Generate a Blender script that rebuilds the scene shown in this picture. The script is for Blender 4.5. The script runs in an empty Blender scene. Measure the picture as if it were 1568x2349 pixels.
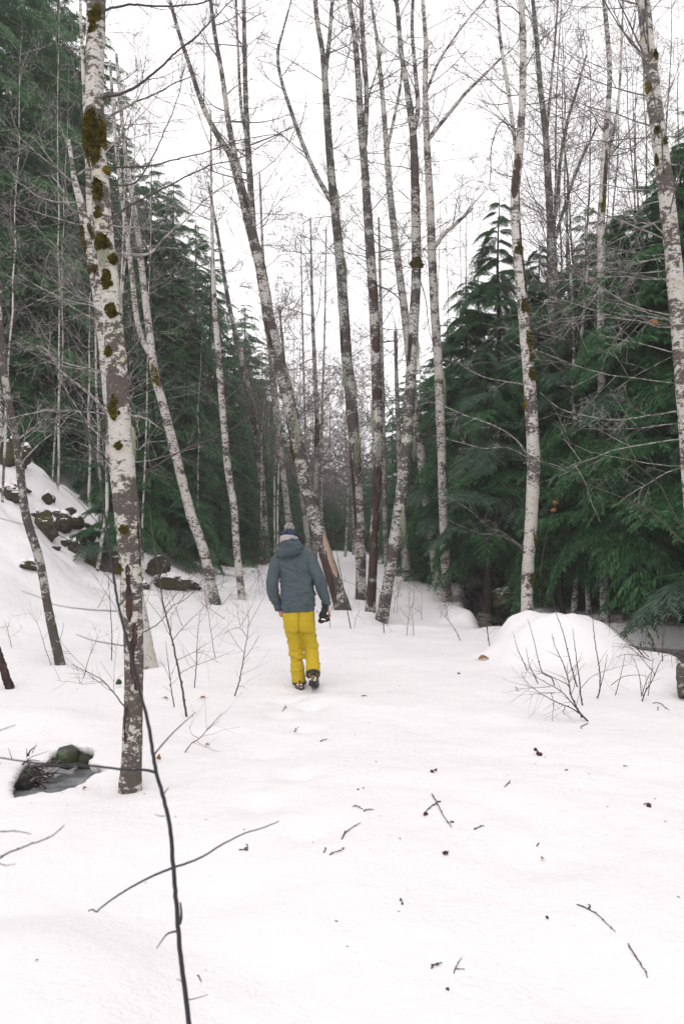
import bpy, bmesh, math, random
import numpy as np
from mathutils import Vector, Matrix

# ------------------------------------------------------------------ camera, sky, sun, exposure
sc = bpy.context.scene
COL = sc.collection
PW, PH, FPX = 1568.0, 2349.0, 1827.0          # photograph frame in working pixels, focal length in the same pixels
CAM_H, PITCH = 1.67, math.atan(67.5 / 1827.0)
cam_d = bpy.data.cameras.new('camera')
cam = bpy.data.objects.new('camera', cam_d)
COL.objects.link(cam)
cam.location = (0, 0, CAM_H)
cam.rotation_euler = (math.pi / 2 + PITCH, 0, 0)
cam_d.sensor_fit = 'VERTICAL'
cam_d.sensor_height = 36.0
cam_d.sensor_width = 24.0
cam_d.lens = 36.0 * FPX / PH
cam_d.clip_start, cam_d.clip_end = 0.05, 1000
cam_d.dof.use_dof = True
cam_d.dof.focus_distance = 9.5
cam_d.dof.aperture_fstop = 5.0
sc.camera = cam

SUN_EL, SUN_ROT = math.radians(50), math.radians(205)
world = bpy.data.worlds.new('World')
sc.world = world
world.use_nodes = True
wn, wl = world.node_tree.nodes, world.node_tree.links
wn.clear()
sky = wn.new('ShaderNodeTexSky')
sky.sky_type = 'NISHITA'
sky.sun_disc = False
sky.sun_elevation = SUN_EL
sky.sun_rotation = SUN_ROT
sky.dust_density = 4.0
sky.air_density = 1.0
hsv = wn.new('ShaderNodeHueSaturation')
hsv.inputs['Saturation'].default_value = 0.06      # an overcast sky: the same brightness with nearly all blue taken out
tint = wn.new('ShaderNodeMix')
tint.data_type = 'RGBA'
tint.blend_type = 'MULTIPLY'
tint.inputs['Factor'].default_value = 1.0
tint.inputs['B'].default_value = (1.0, 0.97, 0.985, 1)
bg = wn.new('ShaderNodeBackground')
bg.inputs['Strength'].default_value = 0.15
wo = wn.new('ShaderNodeOutputWorld')
wl.new(sky.outputs[0], hsv.inputs['Color'])
cloud = wn.new('ShaderNodeMix')                     # the even cloud cover over it
cloud.data_type = 'RGBA'
cloud.inputs['Factor'].default_value = 0.9
cloud.inputs['B'].default_value = (6.0, 6.0, 6.0, 1)
wl.new(hsv.outputs[0], cloud.inputs['A'])
wl.new(cloud.outputs['Result'], tint.inputs['A'])
wl.new(tint.outputs['Result'], bg.inputs['Color'])
wl.new(bg.outputs[0], wo.inputs['Surface'])

sun_d = bpy.data.lights.new('sun', 'SUN')
sun_d.energy = 0.5
sun_d.angle = math.radians(70)
sun_d.color = (1.0, 0.97, 0.94)
sun = bpy.data.objects.new('sun', sun_d)
COL.objects.link(sun)
sd = Vector((math.sin(SUN_ROT) * math.cos(SUN_EL), math.cos(SUN_ROT) * math.cos(SUN_EL), math.sin(SUN_EL)))
sun.rotation_euler = sd.to_track_quat('Z', 'Y').to_euler()

sc.render.engine = 'CYCLES'
sc.view_settings.view_transform = 'Standard'
sc.view_settings.look = 'None'
sc.view_settings.gamma = 1.0
sc.view_settings.use_curve_mapping = False
sc.view_settings.exposure = 0.70
cy = sc.cycles
cy.use_denoising = True
cy.max_bounces = 8
cy.diffuse_bounces = 4
cy.glossy_bounces = 3
cy.transmission_bounces = 4
cy.volume_bounces = 1
cy.transparent_max_bounces = 6
cy.use_adaptive_sampling = True
cy.adaptive_threshold = 0.02

# ------------------------------------------------------------------ helpers
def ray(px, py):
    x, u = (px - PW / 2) / FPX, (PH / 2 - py) / FPX
    c, s = math.cos(PITCH), math.sin(PITCH)
    return np.array((x, c - s * u, s + c * u))

def at(px, py, Y):
    """the point of the place that the photograph shows at (px, py), standing Y metres in front of the camera"""
    r = ray(px, py)
    return np.array((0, 0, CAM_H)) + r * (Y / r[1])

def sm(a, b, x):
    t = np.clip((x - a) / (b - a), 0, 1)
    return t * t * (3 - 2 * t)

def _h(ix, iy, seed):
    n = np.sin(ix * 127.1 + iy * 311.7 + seed * 74.7) * 43758.5453
    return n - np.floor(n)

def noise2(x, y, seed=0):
    ix, iy = np.floor(x), np.floor(y)
    fx, fy = x - ix, y - iy
    fx, fy = fx * fx * (3 - 2 * fx), fy * fy * (3 - 2 * fy)
    a, b = _h(ix, iy, seed), _h(ix + 1, iy, seed)
    c, d = _h(ix, iy + 1, seed), _h(ix + 1, iy + 1, seed)
    return (a + (b - a) * fx + (c - a) * fy + (a - b - c + d) * fx * fy) * 2 - 1

def noise3(p, seed=0):
    return (noise2(p[:, 0] + 7.3 * p[:, 2], p[:, 1] - 3.1 * p[:, 2], seed) + noise2(p[:, 1] + 2.7, p[:, 2] + p[:, 0] * .6, seed + 5)
            + noise2(p[:, 2] * 1.1 - p[:, 1] * .5, p[:, 0], seed + 9)) / 1.8

class MB:
    """collects vertices and faces, builds ONE mesh object"""
    def __init__(s):
        s.v, s.q, s.t, s.n = [], [], [], 0
    def add(s, v, q=None, t=None):
        v = np.asarray(v, dtype=np.float64).reshape(-1, 3)
        if q is not None and len(q): s.q.append(np.asarray(q, dtype=np.int64).reshape(-1, 4) + s.n)
        if t is not None and len(t): s.t.append(np.asarray(t, dtype=np.int64).reshape(-1, 3) + s.n)
        s.v.append(v); s.n += len(v)
    def merged(s):
        V = np.concatenate(s.v) if s.v else np.zeros((0, 3))
        Q = np.concatenate(s.q) if s.q else np.zeros((0, 4), int)
        T = np.concatenate(s.t) if s.t else np.zeros((0, 3), int)
        return V, Q, T
    def mesh(s, name, mat=None, smooth=True, off=None):
        V, Q, T = s.merged()
        if off is not None: V = V - np.asarray(off)
        me = bpy.data.meshes.new(name)
        me.vertices.add(len(V)); me.vertices.foreach_set('co', V.ravel().astype(np.float32))
        nl = len(Q) * 4 + len(T) * 3
        me.loops.add(nl)
        me.loops.foreach_set('vertex_index', np.concatenate((Q.ravel(), T.ravel())).astype(np.int32))
        me.polygons.add(len(Q) + len(T))
        st = np.concatenate((np.arange(len(Q)) * 4, len(Q) * 4 + np.arange(len(T)) * 3)).astype(np.int32)
        me.polygons.foreach_set('loop_start', st)
        me.polygons.foreach_set('use_smooth', np.full(len(Q) + len(T), smooth))
        me.update(calc_edges=True)
        if mat: me.materials.append(mat)
        return me
    def build(s, name, mat, parent=None, smooth=True, off=None, kind=None):
        o = bpy.data.objects.new(name, s.mesh(name, mat, smooth, off))
        COL.objects.link(o)
        if parent is not None: o.parent = parent
        if kind: o['kind'] = kind
        return o

def tag(o, label=None, cat=None, group=None, kind=None):
    if label: o['label'] = label
    if cat: o['category'] = cat
    if group: o['group'] = group
    if kind: o['kind'] = kind
    return o

def thing(name, label, cat, loc=(0, 0, 0), group=None):
    o = bpy.data.objects.new(name, None)
    COL.objects.link(o)
    o.empty_display_size = 0.1
    o.location = [float(c) for c in loc]
    return tag(o, label, cat, group)

def place(me, name, parent, mw=None):
    o = bpy.data.objects.new(name, me)
    COL.objects.link(o)
    o.parent = parent
    if mw is not None: o.matrix_basis = mw
    return o

def spline(P, n):
    """Catmull-Rom through the rows of P (any number of columns), n samples"""
    P = np.asarray(P, float)
    if len(P) == 2:
        t = np.linspace(0, 1, n)[:, None]
        return P[0] * (1 - t) + P[1] * t
    A = np.vstack((2 * P[0] - P[1], P, 2 * P[-1] - P[-2]))
    seg = np.linalg.norm(np.diff(P[:, :3], axis=0), axis=1) + 1e-9
    cum = np.concatenate(([0], np.cumsum(seg))) / seg.sum()
    u = np.linspace(0, 1, n)
    k = np.clip(np.searchsorted(cum, u, side='right') - 1, 0, len(P) - 2)
    t = ((u - cum[k]) / (cum[k + 1] - cum[k]))[:, None]
    p0, p1, p2, p3 = A[k], A[k + 1], A[k + 2], A[k + 3]
    return .5 * (2 * p1 + (p2 - p0) * t + (2 * p0 - 5 * p1 + 4 * p2 - p3) * t * t + (3 * p1 - p0 - 3 * p2 + p3) * t ** 3)

def frames(P):
    T = np.gradient(P, axis=0)
    T /= np.linalg.norm(T, axis=1)[:, None] + 1e-12
    ref = np.array((1., 0, 0)) if abs(T[:, 0]).max() < .93 else np.array((0, 0, 1.)) if abs(T[:, 2]).max() < .93 else np.array((.3, .8, .5))
    U = ref - T * (T @ ref)[:, None]
    U /= np.linalg.norm(U, axis=1)[:, None] + 1e-12
    return T, U, np.cross(T, U)

def tube(mb, P, R, sides=6, rough=None, seed=0, cap=False):
    P = np.asarray(P, float); R = np.broadcast_to(np.asarray(R, float), (len(P),))
    T, U, V = frames(P)
    a = np.arange(sides) * 2 * math.pi / sides
    ring = U[:, None] * np.cos(a)[None, :, None] + V[:, None] * np.sin(a)[None, :, None]
    rr = R[:, None] * np.ones(sides)
    pts = P[:, None] + ring * rr[..., None]
    if rough:
        f = pts.reshape(-1, 3)
        n = noise3(f * rough[1], seed) * .6 + noise3(f * rough[1] * 2.7, seed + 3) * .4
        rr = rr * (1 + rough[0] * n.reshape(rr.shape))
        pts = P[:, None] + ring * rr[..., None]
    i = np.arange(len(P) - 1)[:, None] * sides
    j = np.arange(sides)[None]
    k = (j + 1) % sides
    Q = np.stack((i + j, i + k, i + sides + k, i + sides + j), -1).reshape(-1, 4)
    V0 = pts.reshape(-1, 3); tr = None
    if cap:
        V0 = np.vstack((V0, P[0], P[-1])); n0 = len(P) * sides
        tr = np.concatenate((np.stack((np.roll(np.arange(sides), -1), np.arange(sides), np.full(sides, n0)), -1),
                             np.stack((np.arange(sides) + (len(P) - 1) * sides, np.roll(np.arange(sides), -1) + (len(P) - 1) * sides, np.full(sides, n0 + 1)), -1)))
    mb.add(V0, Q, tr)

def loft(mb, rings, n=20, sup=1.0):
    """closed body through rings of (x, y, z, rx, ry[, tilt about y, tilt about x])"""
    a = np.arange(n) * 2 * math.pi / n
    vs = []
    for r in rings:
        x, y, z, rx, ry = r[:5]; ty = r[5] if len(r) > 5 else 0; tx = r[6] if len(r) > 6 else 0
        c, s = np.cos(a), np.sin(a)
        dx = np.sign(c) * abs(c) ** sup * rx; dy = np.sign(s) * abs(s) ** sup * ry
        vs.append(np.stack((x + dx, y + dy, z + dx * math.tan(ty) + dy * math.tan(tx)), -1))
    V = np.concatenate(vs + [np.array([[rings[0][0], rings[0][1], rings[0][2]]]), np.array([[rings[-1][0], rings[-1][1], rings[-1][2]]])])
    m = len(rings); i = np.arange(m - 1)[:, None] * n; j = np.arange(n)[None]; k = (j + 1) % n
    Q = np.stack((i + j, i + k, i + n + k, i + n + j), -1).reshape(-1, 4)
    jj = np.arange(n); kk = (jj + 1) % n
    T = np.concatenate((np.stack((kk, jj, np.full(n, m * n)), -1), np.stack((jj + (m - 1) * n, kk + (m - 1) * n, np.full(n, m * n + 1)), -1)))
    mb.add(V, Q, T)

def ball(mb, c, r, rot=None, seg=16):
    th = np.linspace(0, math.pi, seg // 2 + 1); ph = np.arange(seg) * 2 * math.pi / seg
    V = np.stack((np.sin(th)[:, None] * np.cos(ph), np.sin(th)[:, None] * np.sin(ph), np.cos(th)[:, None] * np.ones(seg)), -1).reshape(-1, 3) * np.asarray(r)
    if rot is not None: V = V @ np.array(rot.to_3x3()).T
    m = len(th); i = np.arange(m - 1)[:, None] * seg; j = np.arange(seg)[None]; k = (j + 1) % seg
    mb.add(V + np.asarray(c), np.stack((i + j, i + seg + j, i + seg + k, i + k), -1).reshape(-1, 4))

def remeshed(mb, voxel, smooth=3, factor=.5):
    """union of the closed bodies in mb as one continuous skin -> mesh"""
    o = mb.build('tmp', None)
    m = o.modifiers.new('r', 'REMESH'); m.mode = 'VOXEL'; m.voxel_size = voxel; m.use_smooth_shade = True
    if smooth:
        s = o.modifiers.new('s', 'SMOOTH'); s.iterations = smooth; s.factor = factor
    dg = bpy.context.evaluated_depsgraph_get()
    me = bpy.data.meshes.new_from_object(o.evaluated_get(dg))
    old = o.data
    bpy.data.objects.remove(o); bpy.data.meshes.remove(old)
    return me

def co_no(me):
    n = len(me.vertices)
    c = np.empty(n * 3, np.float32); me.vertices.foreach_get('co', c)
    m = np.empty(n * 3, np.float32); me.vertices.foreach_get('normal', m)
    return c.reshape(-1, 3).astype(float), m.reshape(-1, 3).astype(float)

def set_co(me, c):
    me.vertices.foreach_set('co', c.astype(np.float32).ravel()); me.update()

def mesh_obj(name, me, mat, parent=None):
    me.name = name; me.materials.clear(); me.materials.append(mat)
    me.polygons.foreach_set('use_smooth', np.ones(len(me.polygons), bool))
    o = bpy.data.objects.new(name, me); COL.objects.link(o)
    if parent is not None: o.parent = parent
    return o

MARKS = [(-60, 'left frame edge'), (60, 'thin leaning trunk'), (285, 'thick front trunk'), (425, 'pale forked trunk'), (522, 'slim straight trunk'), (592, 'slim mossy trunk'), (690, 'split leaning trunk'),
         (815, 'straight dark trunk'), (862, 'stripped trunk'), (930, 'bowed trunk'), (1012, 'rightmost middle trunk'), (1215, 'white trunk'), (1273, 'grey limbed trunk'), (1380, 'pinkish trunk'), (1575, 'right edge trunk'), (2500, 'right frame edge')]
ORD = ['tallest', 'second tallest', 'third tallest', 'fourth tallest', 'fifth tallest', 'sixth tallest', 'seventh tallest', 'eighth tallest', 'ninth tallest', 'tenth tallest', 'eleventh tallest', 'twelfth tallest', 'thirteenth tallest', 'fourteenth tallest'] + ['lower one'] * 40
def ranked(rows, noun):
    """a label of its own for each (px, ..., top): its rank by height among its kind between two traced trunks"""
    gaps = {}
    for i, (px, top) in enumerate(rows):
        k = max(j for j, (m, _) in enumerate(MARKS) if m <= max(px, -60)); gaps.setdefault(k, []).append((top, i))
    out = [None] * len(rows)
    for k, l in gaps.items():
        a, b = MARKS[k][1], MARKS[k + 1][1]
        for r, (_, i) in enumerate(sorted(l)):
            out[i] = ('lone ' + noun[:-1] if len(l) == 1 else ORD[r] + ' of the ' + noun) + ' between ' + a + ' and ' + b
    return out

# ------------------------------------------------------------------ materials
class NT:
    def __init__(s, name):
        s.m = bpy.data.materials.new(name); s.m.use_nodes = True
        s.n, s.l = s.m.node_tree.nodes, s.m.node_tree.links
        s.n.clear()
        s.out = s.n.new('ShaderNodeOutputMaterial'); s.b = s.n.new('ShaderNodeBsdfPrincipled')
        s.l.new(s.b.outputs[0], s.out.inputs['Surface'])
        s.tc = s.n.new('ShaderNodeTexCoord')
    def coords(s, scale=(1, 1, 1), rand=False, out='Object'):
        mp = s.n.new('ShaderNodeMapping'); mp.inputs['Scale'].default_value = scale
        s.l.new(s.tc.outputs[out], mp.inputs['Vector'])
        if rand:
            oi = s.n.new('ShaderNodeObjectInfo'); mu = s.n.new('ShaderNodeMath'); mu.operation = 'MULTIPLY'; mu.inputs[1].default_value = 57.0
            s.l.new(oi.outputs['Random'], mu.inputs[0]); s.l.new(mu.outputs[0], mp.inputs['Location'])
        return mp.outputs[0]
    def noise(s, vec, scale, detail=4, rough=.55, dist=0):
        t = s.n.new('ShaderNodeTexNoise'); t.inputs['Scale'].default_value = scale; t.inputs['Detail'].default_value = detail
        t.inputs['Roughness'].default_value = rough; t.inputs['Distortion'].default_value = dist
        s.l.new(vec, t.inputs['Vector']); return t.outputs['Fac']
    def voro(s, vec, scale, feature='F1'):
        t = s.n.new('ShaderNodeTexVoronoi'); t.feature = feature; t.inputs['Scale'].default_value = scale
        s.l.new(vec, t.inputs['Vector']); return t.outputs['Distance']
    def ramp(s, fac, *stops):
        r = s.n.new('ShaderNodeValToRGB'); e = r.color_ramp.elements
        while len(e) < len(stops): e.new(.5)
        for k, (p, c) in enumerate(stops):
            e[k].position = p; e[k].color = (c, c, c, 1) if np.isscalar(c) else (*c, 1)
        s.l.new(fac, r.inputs[0]); return r.outputs[0]
    def mix(s, fac, a, b, blend='MIX'):
        m = s.n.new('ShaderNodeMix'); m.data_type = 'RGBA'; m.blend_type = blend
        for k, x in (('Factor', fac), ('A', a), ('B', b)):
            if isinstance(x, (tuple, float, int)): m.inputs[k].default_value = x if k == 'Factor' else (*x, 1)
            else: s.l.new(x, m.inputs[k])
        return m.outputs['Result']
    def math(s, op, a, b=0.0):
        m = s.n.new('ShaderNodeMath'); m.operation = op
        for k, x in ((0, a), (1, b)):
            if isinstance(x, (float, int)): m.inputs[k].default_value = x
            else: s.l.new(x, m.inputs[k])
        return m.outputs[0]
    def bump(s, h, strength=.5, dist=.01):
        b = s.n.new('ShaderNodeBump'); b.inputs['Strength'].default_value = strength; b.inputs['Distance'].default_value = dist
        s.l.new(h, b.inputs['Height']); s.l.new(b.outputs[0], s.b.inputs['Normal'])
    def done(s, color, rough=.7, spec=.3, **kw):
        if isinstance(color, tuple): s.b.inputs['Base Color'].default_value = (*color, 1)
        else: s.l.new(color, s.b.inputs['Base Color'])
        s.b.inputs['Roughness'].default_value = rough
        s.b.inputs['Specular IOR Level'].default_value = spec
        for k, v in kw.items(): s.b.inputs[k].default_value = v
        return s.m

def bark(name, dark, pale, cover, scale=1.0, moss=.0, z_fade=None):
    cover += .155
    t = NT(name)
    v = t.coords((1, 1, 1.7), rand=True)
    v2 = t.coords((1, 1, 3.2), rand=True)
    n1 = t.noise(v, 15 * scale, 5, .6, .3)
    n2 = t.noise(v, 42 * scale, 4, .6)
    n3 = t.noise(v2, 60 * scale, 3, .6)
    big = t.noise(v, 2.2, 2)
    s = t.math('ADD', t.math('MULTIPLY', n1, .6), t.math('ADD', t.math('MULTIPLY', n2, .28), t.math('MULTIPLY', big, .55)))
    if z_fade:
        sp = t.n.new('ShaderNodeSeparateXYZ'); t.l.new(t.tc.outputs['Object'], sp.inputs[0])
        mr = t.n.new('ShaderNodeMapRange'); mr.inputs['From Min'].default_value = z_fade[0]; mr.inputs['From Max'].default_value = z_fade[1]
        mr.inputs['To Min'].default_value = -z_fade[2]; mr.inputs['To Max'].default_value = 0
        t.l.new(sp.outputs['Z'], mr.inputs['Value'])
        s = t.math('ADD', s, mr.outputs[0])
    lich = t.ramp(s, (cover - .03, 0.0), (cover + .03, 1.0))
    darkc = t.mix(n3, tuple(c * .55 for c in dark), tuple(c * 1.5 for c in dark))
    palec = t.mix(t.ramp(n2, (.3, 0.), (.7, 1.)), tuple(c * .8 for c in pale), pale)
    yel = t.mix(t.ramp(t.noise(v, 5.0, 2), (.56, 0.), (.66, .5)), palec, (pale[0] * .72, pale[1] * .74, pale[2] * .5))
    c = t.mix(lich, darkc, yel)
    spots = t.ramp(t.voro(v, 34 * scale), (.10, 1.), (.16, 0.))
    c = t.mix(t.math('MULTIPLY', spots, .7), c, pale)
    lines = t.ramp(t.noise(t.coords((1, 1, 9), rand=True), 11 * scale, 3, .6), (.33, 1.), (.38, 0.))
    c = t.mix(t.math('MULTIPLY', lines, .75), c, tuple(k * .5 for k in dark))
    if moss:
        mm = t.ramp(t.noise(v, 3.1, 4, .65), (.68 - moss, 0.), (.74 - moss, 1.))
        c = t.mix(mm, c, t.mix(n3, (.018, .015, .006), (.07, .06, .014)))
    t.bump(t.math('ADD', s, t.math('MULTIPLY', n3, .4)), .7, .012)
    return t.done(c, .85, .2)

M = {}
M['bark_mottled'] = bark('bark_mottled', (.066, .057, .052), (.46, .445, .42), .588, moss=.03)
M['bark_pale'] = bark('bark_pale', (.080, .068, .062), (.55, .52, .49), .535)
M['bark_grey'] = bark('bark_grey', (.075, .064, .058), (.44, .42, .40), .62, .9)
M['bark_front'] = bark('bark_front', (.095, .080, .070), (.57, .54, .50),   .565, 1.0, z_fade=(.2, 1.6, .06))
M['bark_far'] = bark('bark_far', (.13, .12, .11), (.42, .405, .385), .56, .55)

t = NT('bare_wood')
n = t.noise(t.coords((14, 14, 1.2), rand=True), 3, 5, .65)
c = t.mix(t.ramp(n, (.38, 0.), (.66, 1.)), (.012, .008, .008), (.090, .042, .030))
c = t.mix(t.ramp(t.noise(t.coords((6, 6, 1.5), rand=True), 2.2, 4), (.5, 0.), (.66, .75)), c, (.010, .008, .008))
t.bump(n, .8, .01)
M['bare_wood'] = t.done(c, .7, .3)
t = NT('split_wood')
n = t.noise(t.coords((18, 18, 1.0), rand=True), 3, 5, .65)
M['split_wood'] = t.done(t.mix(t.ramp(n, (.3, 0.), (.7, 1.)), (.24, .15, .105), (.52, .39, .30)), .8, .2)
t.bump(n, .6, .01)
t = NT('twig_dark')
M['twig_dark'] = t.done(t.mix(t.noise(t.coords((1, 1, 1), rand=True), 9, 2), (.020, .015, .015), (.07, .052, .045)), .6, .4)
t = NT('sapling_bark')
M['sapling_bark'] = t.done(t.mix(t.noise(t.coords((1, 1, 1), rand=True), 20, 2), (.009, .010, .014), (.028, .027, .032)), .5, .4)
t = NT('twig_olive')
M['twig_olive'] = t.done(t.mix(t.noise(t.coords((1, 1, 1), rand=True), 8, 2), (.035, .032, .024), (.085, .07, .055)), .6, .4)
t = NT('twig_red')
M['twig_red'] = t.done(t.mix(t.noise(t.coords((1, 1, 1), rand=True), 8, 2), (.05, .018, .016), (.12, .055, .04)), .6, .4)
t = NT('twig_pale')
M['twig_pale'] = t.done(t.mix(t.ramp(t.noise(t.coords((1, 1, 1), rand=True), 14, 3), (.4, 0.), (.6, 1.)), (.11, .098, .09), (.36, .34, .32)), .7, .3)
t = NT('twig_mid')
M['twig_mid'] = t.done(t.mix(t.ramp(t.noise(t.coords((1, 1, 1), rand=True), 12, 3), (.4, 0.), (.62, 1.)), (.05, .043, .04), (.22, .205, .19)), .7, .3)

def foliage(name, a, b, tip):
    t = NT(name)
    oi = t.n.new('ShaderNodeObjectInfo')
    n = t.noise(t.coords((1, 1, 1), rand=True), 1.7, 3)
    c = t.mix(t.ramp(n, (.3, 0.), (.7, 1.)), a, b)
    c = t.mix(t.ramp(t.noise(t.coords((1, 1, 1), rand=True), 7, 2), (.55, 0.), (.75, .7)), c, tip)
    c = t.mix(t.math('MULTIPLY', oi.outputs['Random'], .35), c, tuple(k * .55 for k in a))
    m = t.done(c, .5, .45)
    tr = t.n.new('ShaderNodeBsdfTranslucent'); t.l.new(c, tr.inputs['Color'])
    ms = t.n.new('ShaderNodeMixShader'); ms.inputs[0].default_value = .4
    t.l.new(t.b.outputs[0], ms.inputs[1]); t.l.new(tr.outputs[0], ms.inputs[2]); t.l.new(ms.outputs[0], t.out.inputs['Surface'])
    return m
M['needles'] = foliage('needles', (.030, .105, .038), (.066, .205, .074), (.24, .42, .19))
M['needles_far'] = foliage('needles_far', (.044, .118, .050), (.080, .195, .082), (.21, .33, .17))
M['needles_grey'] = foliage('needles_grey', (.075, .145, .090), (.115, .205, .135), (.19, .29, .20))
M['conifer_bark'] = bark('conifer_bark', (.030, .024, .021), (.10, .09, .08), .72)

t = NT('moss')
n = t.noise(t.coords((1, 1, 1), rand=True), 22, 3, .7)
M['moss'] = t.done(t.mix(t.ramp(n, (.35, 0.), (.65, 1.)), (.030, .022, .006), (.125, .105, .016)), .9, .1)
t = NT('moss_gold')
n = t.noise(t.coords((1, 1, 1), rand=True), 22, 3, .7)
M['moss_gold'] = t.done(t.mix(t.ramp(n, (.35, 0.), (.65, 1.)), (.07, .05, .008), (.22, .17, .02)), .9, .1)
t = NT('hanging_lichen')
M['hanging_lichen'] = t.done((.36, .39, .29), .9, .1)

t = NT('snow')
v = t.coords((1, 1, 1))
h = t.math('ADD', t.math('MULTIPLY', t.noise(v, 6, 4, .6), 1.0), t.math('MULTIPLY', t.noise(v, 45, 3, .6), .25))
t.bump(h, .55, .035)
M['snow'] = t.done((.785, .762, .771), .65, .25)
t.b.inputs['Subsurface Weight'].default_value = 0.0

t = NT('rock')
v = t.coords((1, 1, 1), rand=True)
n1 = t.noise(v, 2.4, 5, .65); n2 = t.noise(v, 14, 4, .6)
c = t.mix(t.ramp(n2, (.35, 0.), (.7, 1.)), (.020, .018, .016), (.085, .078, .070))
ge = t.n.new('ShaderNodeNewGeometry'); sp = t.n.new('ShaderNodeSeparateXYZ'); t.l.new(ge.outputs['Normal'], sp.inputs[0])
mf = t.math('ADD', n1, t.math('MULTIPLY', sp.outputs['Z'], .16))
c = t.mix(t.ramp(mf, (.46, 0.), (.58, 1.)), c, t.mix(n2, (.014, .014, .006), (.075, .072, .022)))
t.bump(t.math('ADD', n1, n2), .8, .05)
M['rock'] = t.done(c, .85, .25)
t = NT('wet_rock')
n2 = t.noise(t.coords((1, 1, 1), rand=True), 11, 4, .65)
c = t.mix(t.ramp(n2, (.4, 0.), (.75, 1.)), (.022, .021, .020), (.13, .115, .10))
c = t.mix(t.ramp(t.noise(t.coords((1, 1, 1), rand=True), 5, 3), (.46, 0.), (.58, 1.)), c, (.06, .09, .025))
t.bump(n2, .8, .02)
M['wet_rock'] = t.done(c, .35, .5)
t = NT('mud')
n2 = t.noise(t.coords((1, 1, 1)), 16, 5, .65)
t.bump(n2, 1, .03)
M['mud'] = t.done(t.mix(t.ramp(n2, (.35, 0.), (.7, 1.)), (.014, .011, .010), (.075, .055, .045)), .6, .4)
t = NT('water')
wv = t.noise(t.coords((1, 1, 1)), 5, 2)
t.bump(wv, .12, .02)
M['water'] = t.done(t.mix(t.ramp(t.noise(t.coords((1, 1, 1)), 1.8, 5, .65), (.38, 0.), (.62, 1.)), (.05, .056, .06), (.24, .26, .27)), .12, .5)
t = NT('pale_water')  # stream water in the hole, base colour mottled in pale greys
t.bump(t.noise(t.coords((1, 1, 1)), 5, 2), .12, .02)
M['pale_water'] = t.done(t.mix(t.ramp(t.noise(t.coords((1, 1, 1)), 4, 5, .6), (.35, 0.), (.6, 1.)), (.16, .17, .18), (.42, .43, .44)), .12, .5)
t = NT('dead_leaf')
M['dead_leaf'] = t.done(t.mix(t.noise(t.coords((1, 1, 1), rand=True), 30, 3), (.16, .06, .02), (.36, .17, .06)), .7, .2)
t = NT('red_bud')
M['red_bud'] = t.done((.055, .012, .014), .6, .3)
t = NT('green_sprig')
M['green_sprig'] = t.done((.03, .07, .02), .7, .3)
# ------------------------------------------------------------------ the ground
def base_z(y):
    a = 2.0 * np.log1p(np.exp(np.clip((np.asarray(y, float) - 10.5) / 2.0, -30, 30))) * .041
    far = np.maximum(0, np.asarray(y, float) - 34)
    return a - .025 * far * sm(0, 8, far) - .016 * np.maximum(0, far - 60)

CRK_Y = np.array([-60, 0, 4, 6.5, 8.2, 9.7, 11, 12.5, 13.5, 14.5, 15.5, 17, 19, 22, 26, 32, 60, 220])
CRK_X = np.array([9, 6.6, 5.6, 5.1, 5.05, 5.35, 5.5, 5.45, 5.05, 4.2, 3.55, 3.2, 3.45, 4.1, 5.2, 6.4, 11, 40])
CRK_W = np.array([1., 1., 1., 1., 1.0, .95, 1.1, 1.3, 1.2, .75, .6, .55, .5, .5, .5, .5, .5, .5])

def creek_water_z(y):
    return np.maximum(-.36, base_z(y) - .36)

def toe(y):
    return np.interp(y, [-40, 2, 6, 9, 12, 15, 18, 22, 30, 60, 200], [14, 11, 8.6, 7.0, 5.7, 4.7, 4.2, 4.4, 5.6, 9, 25])

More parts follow.
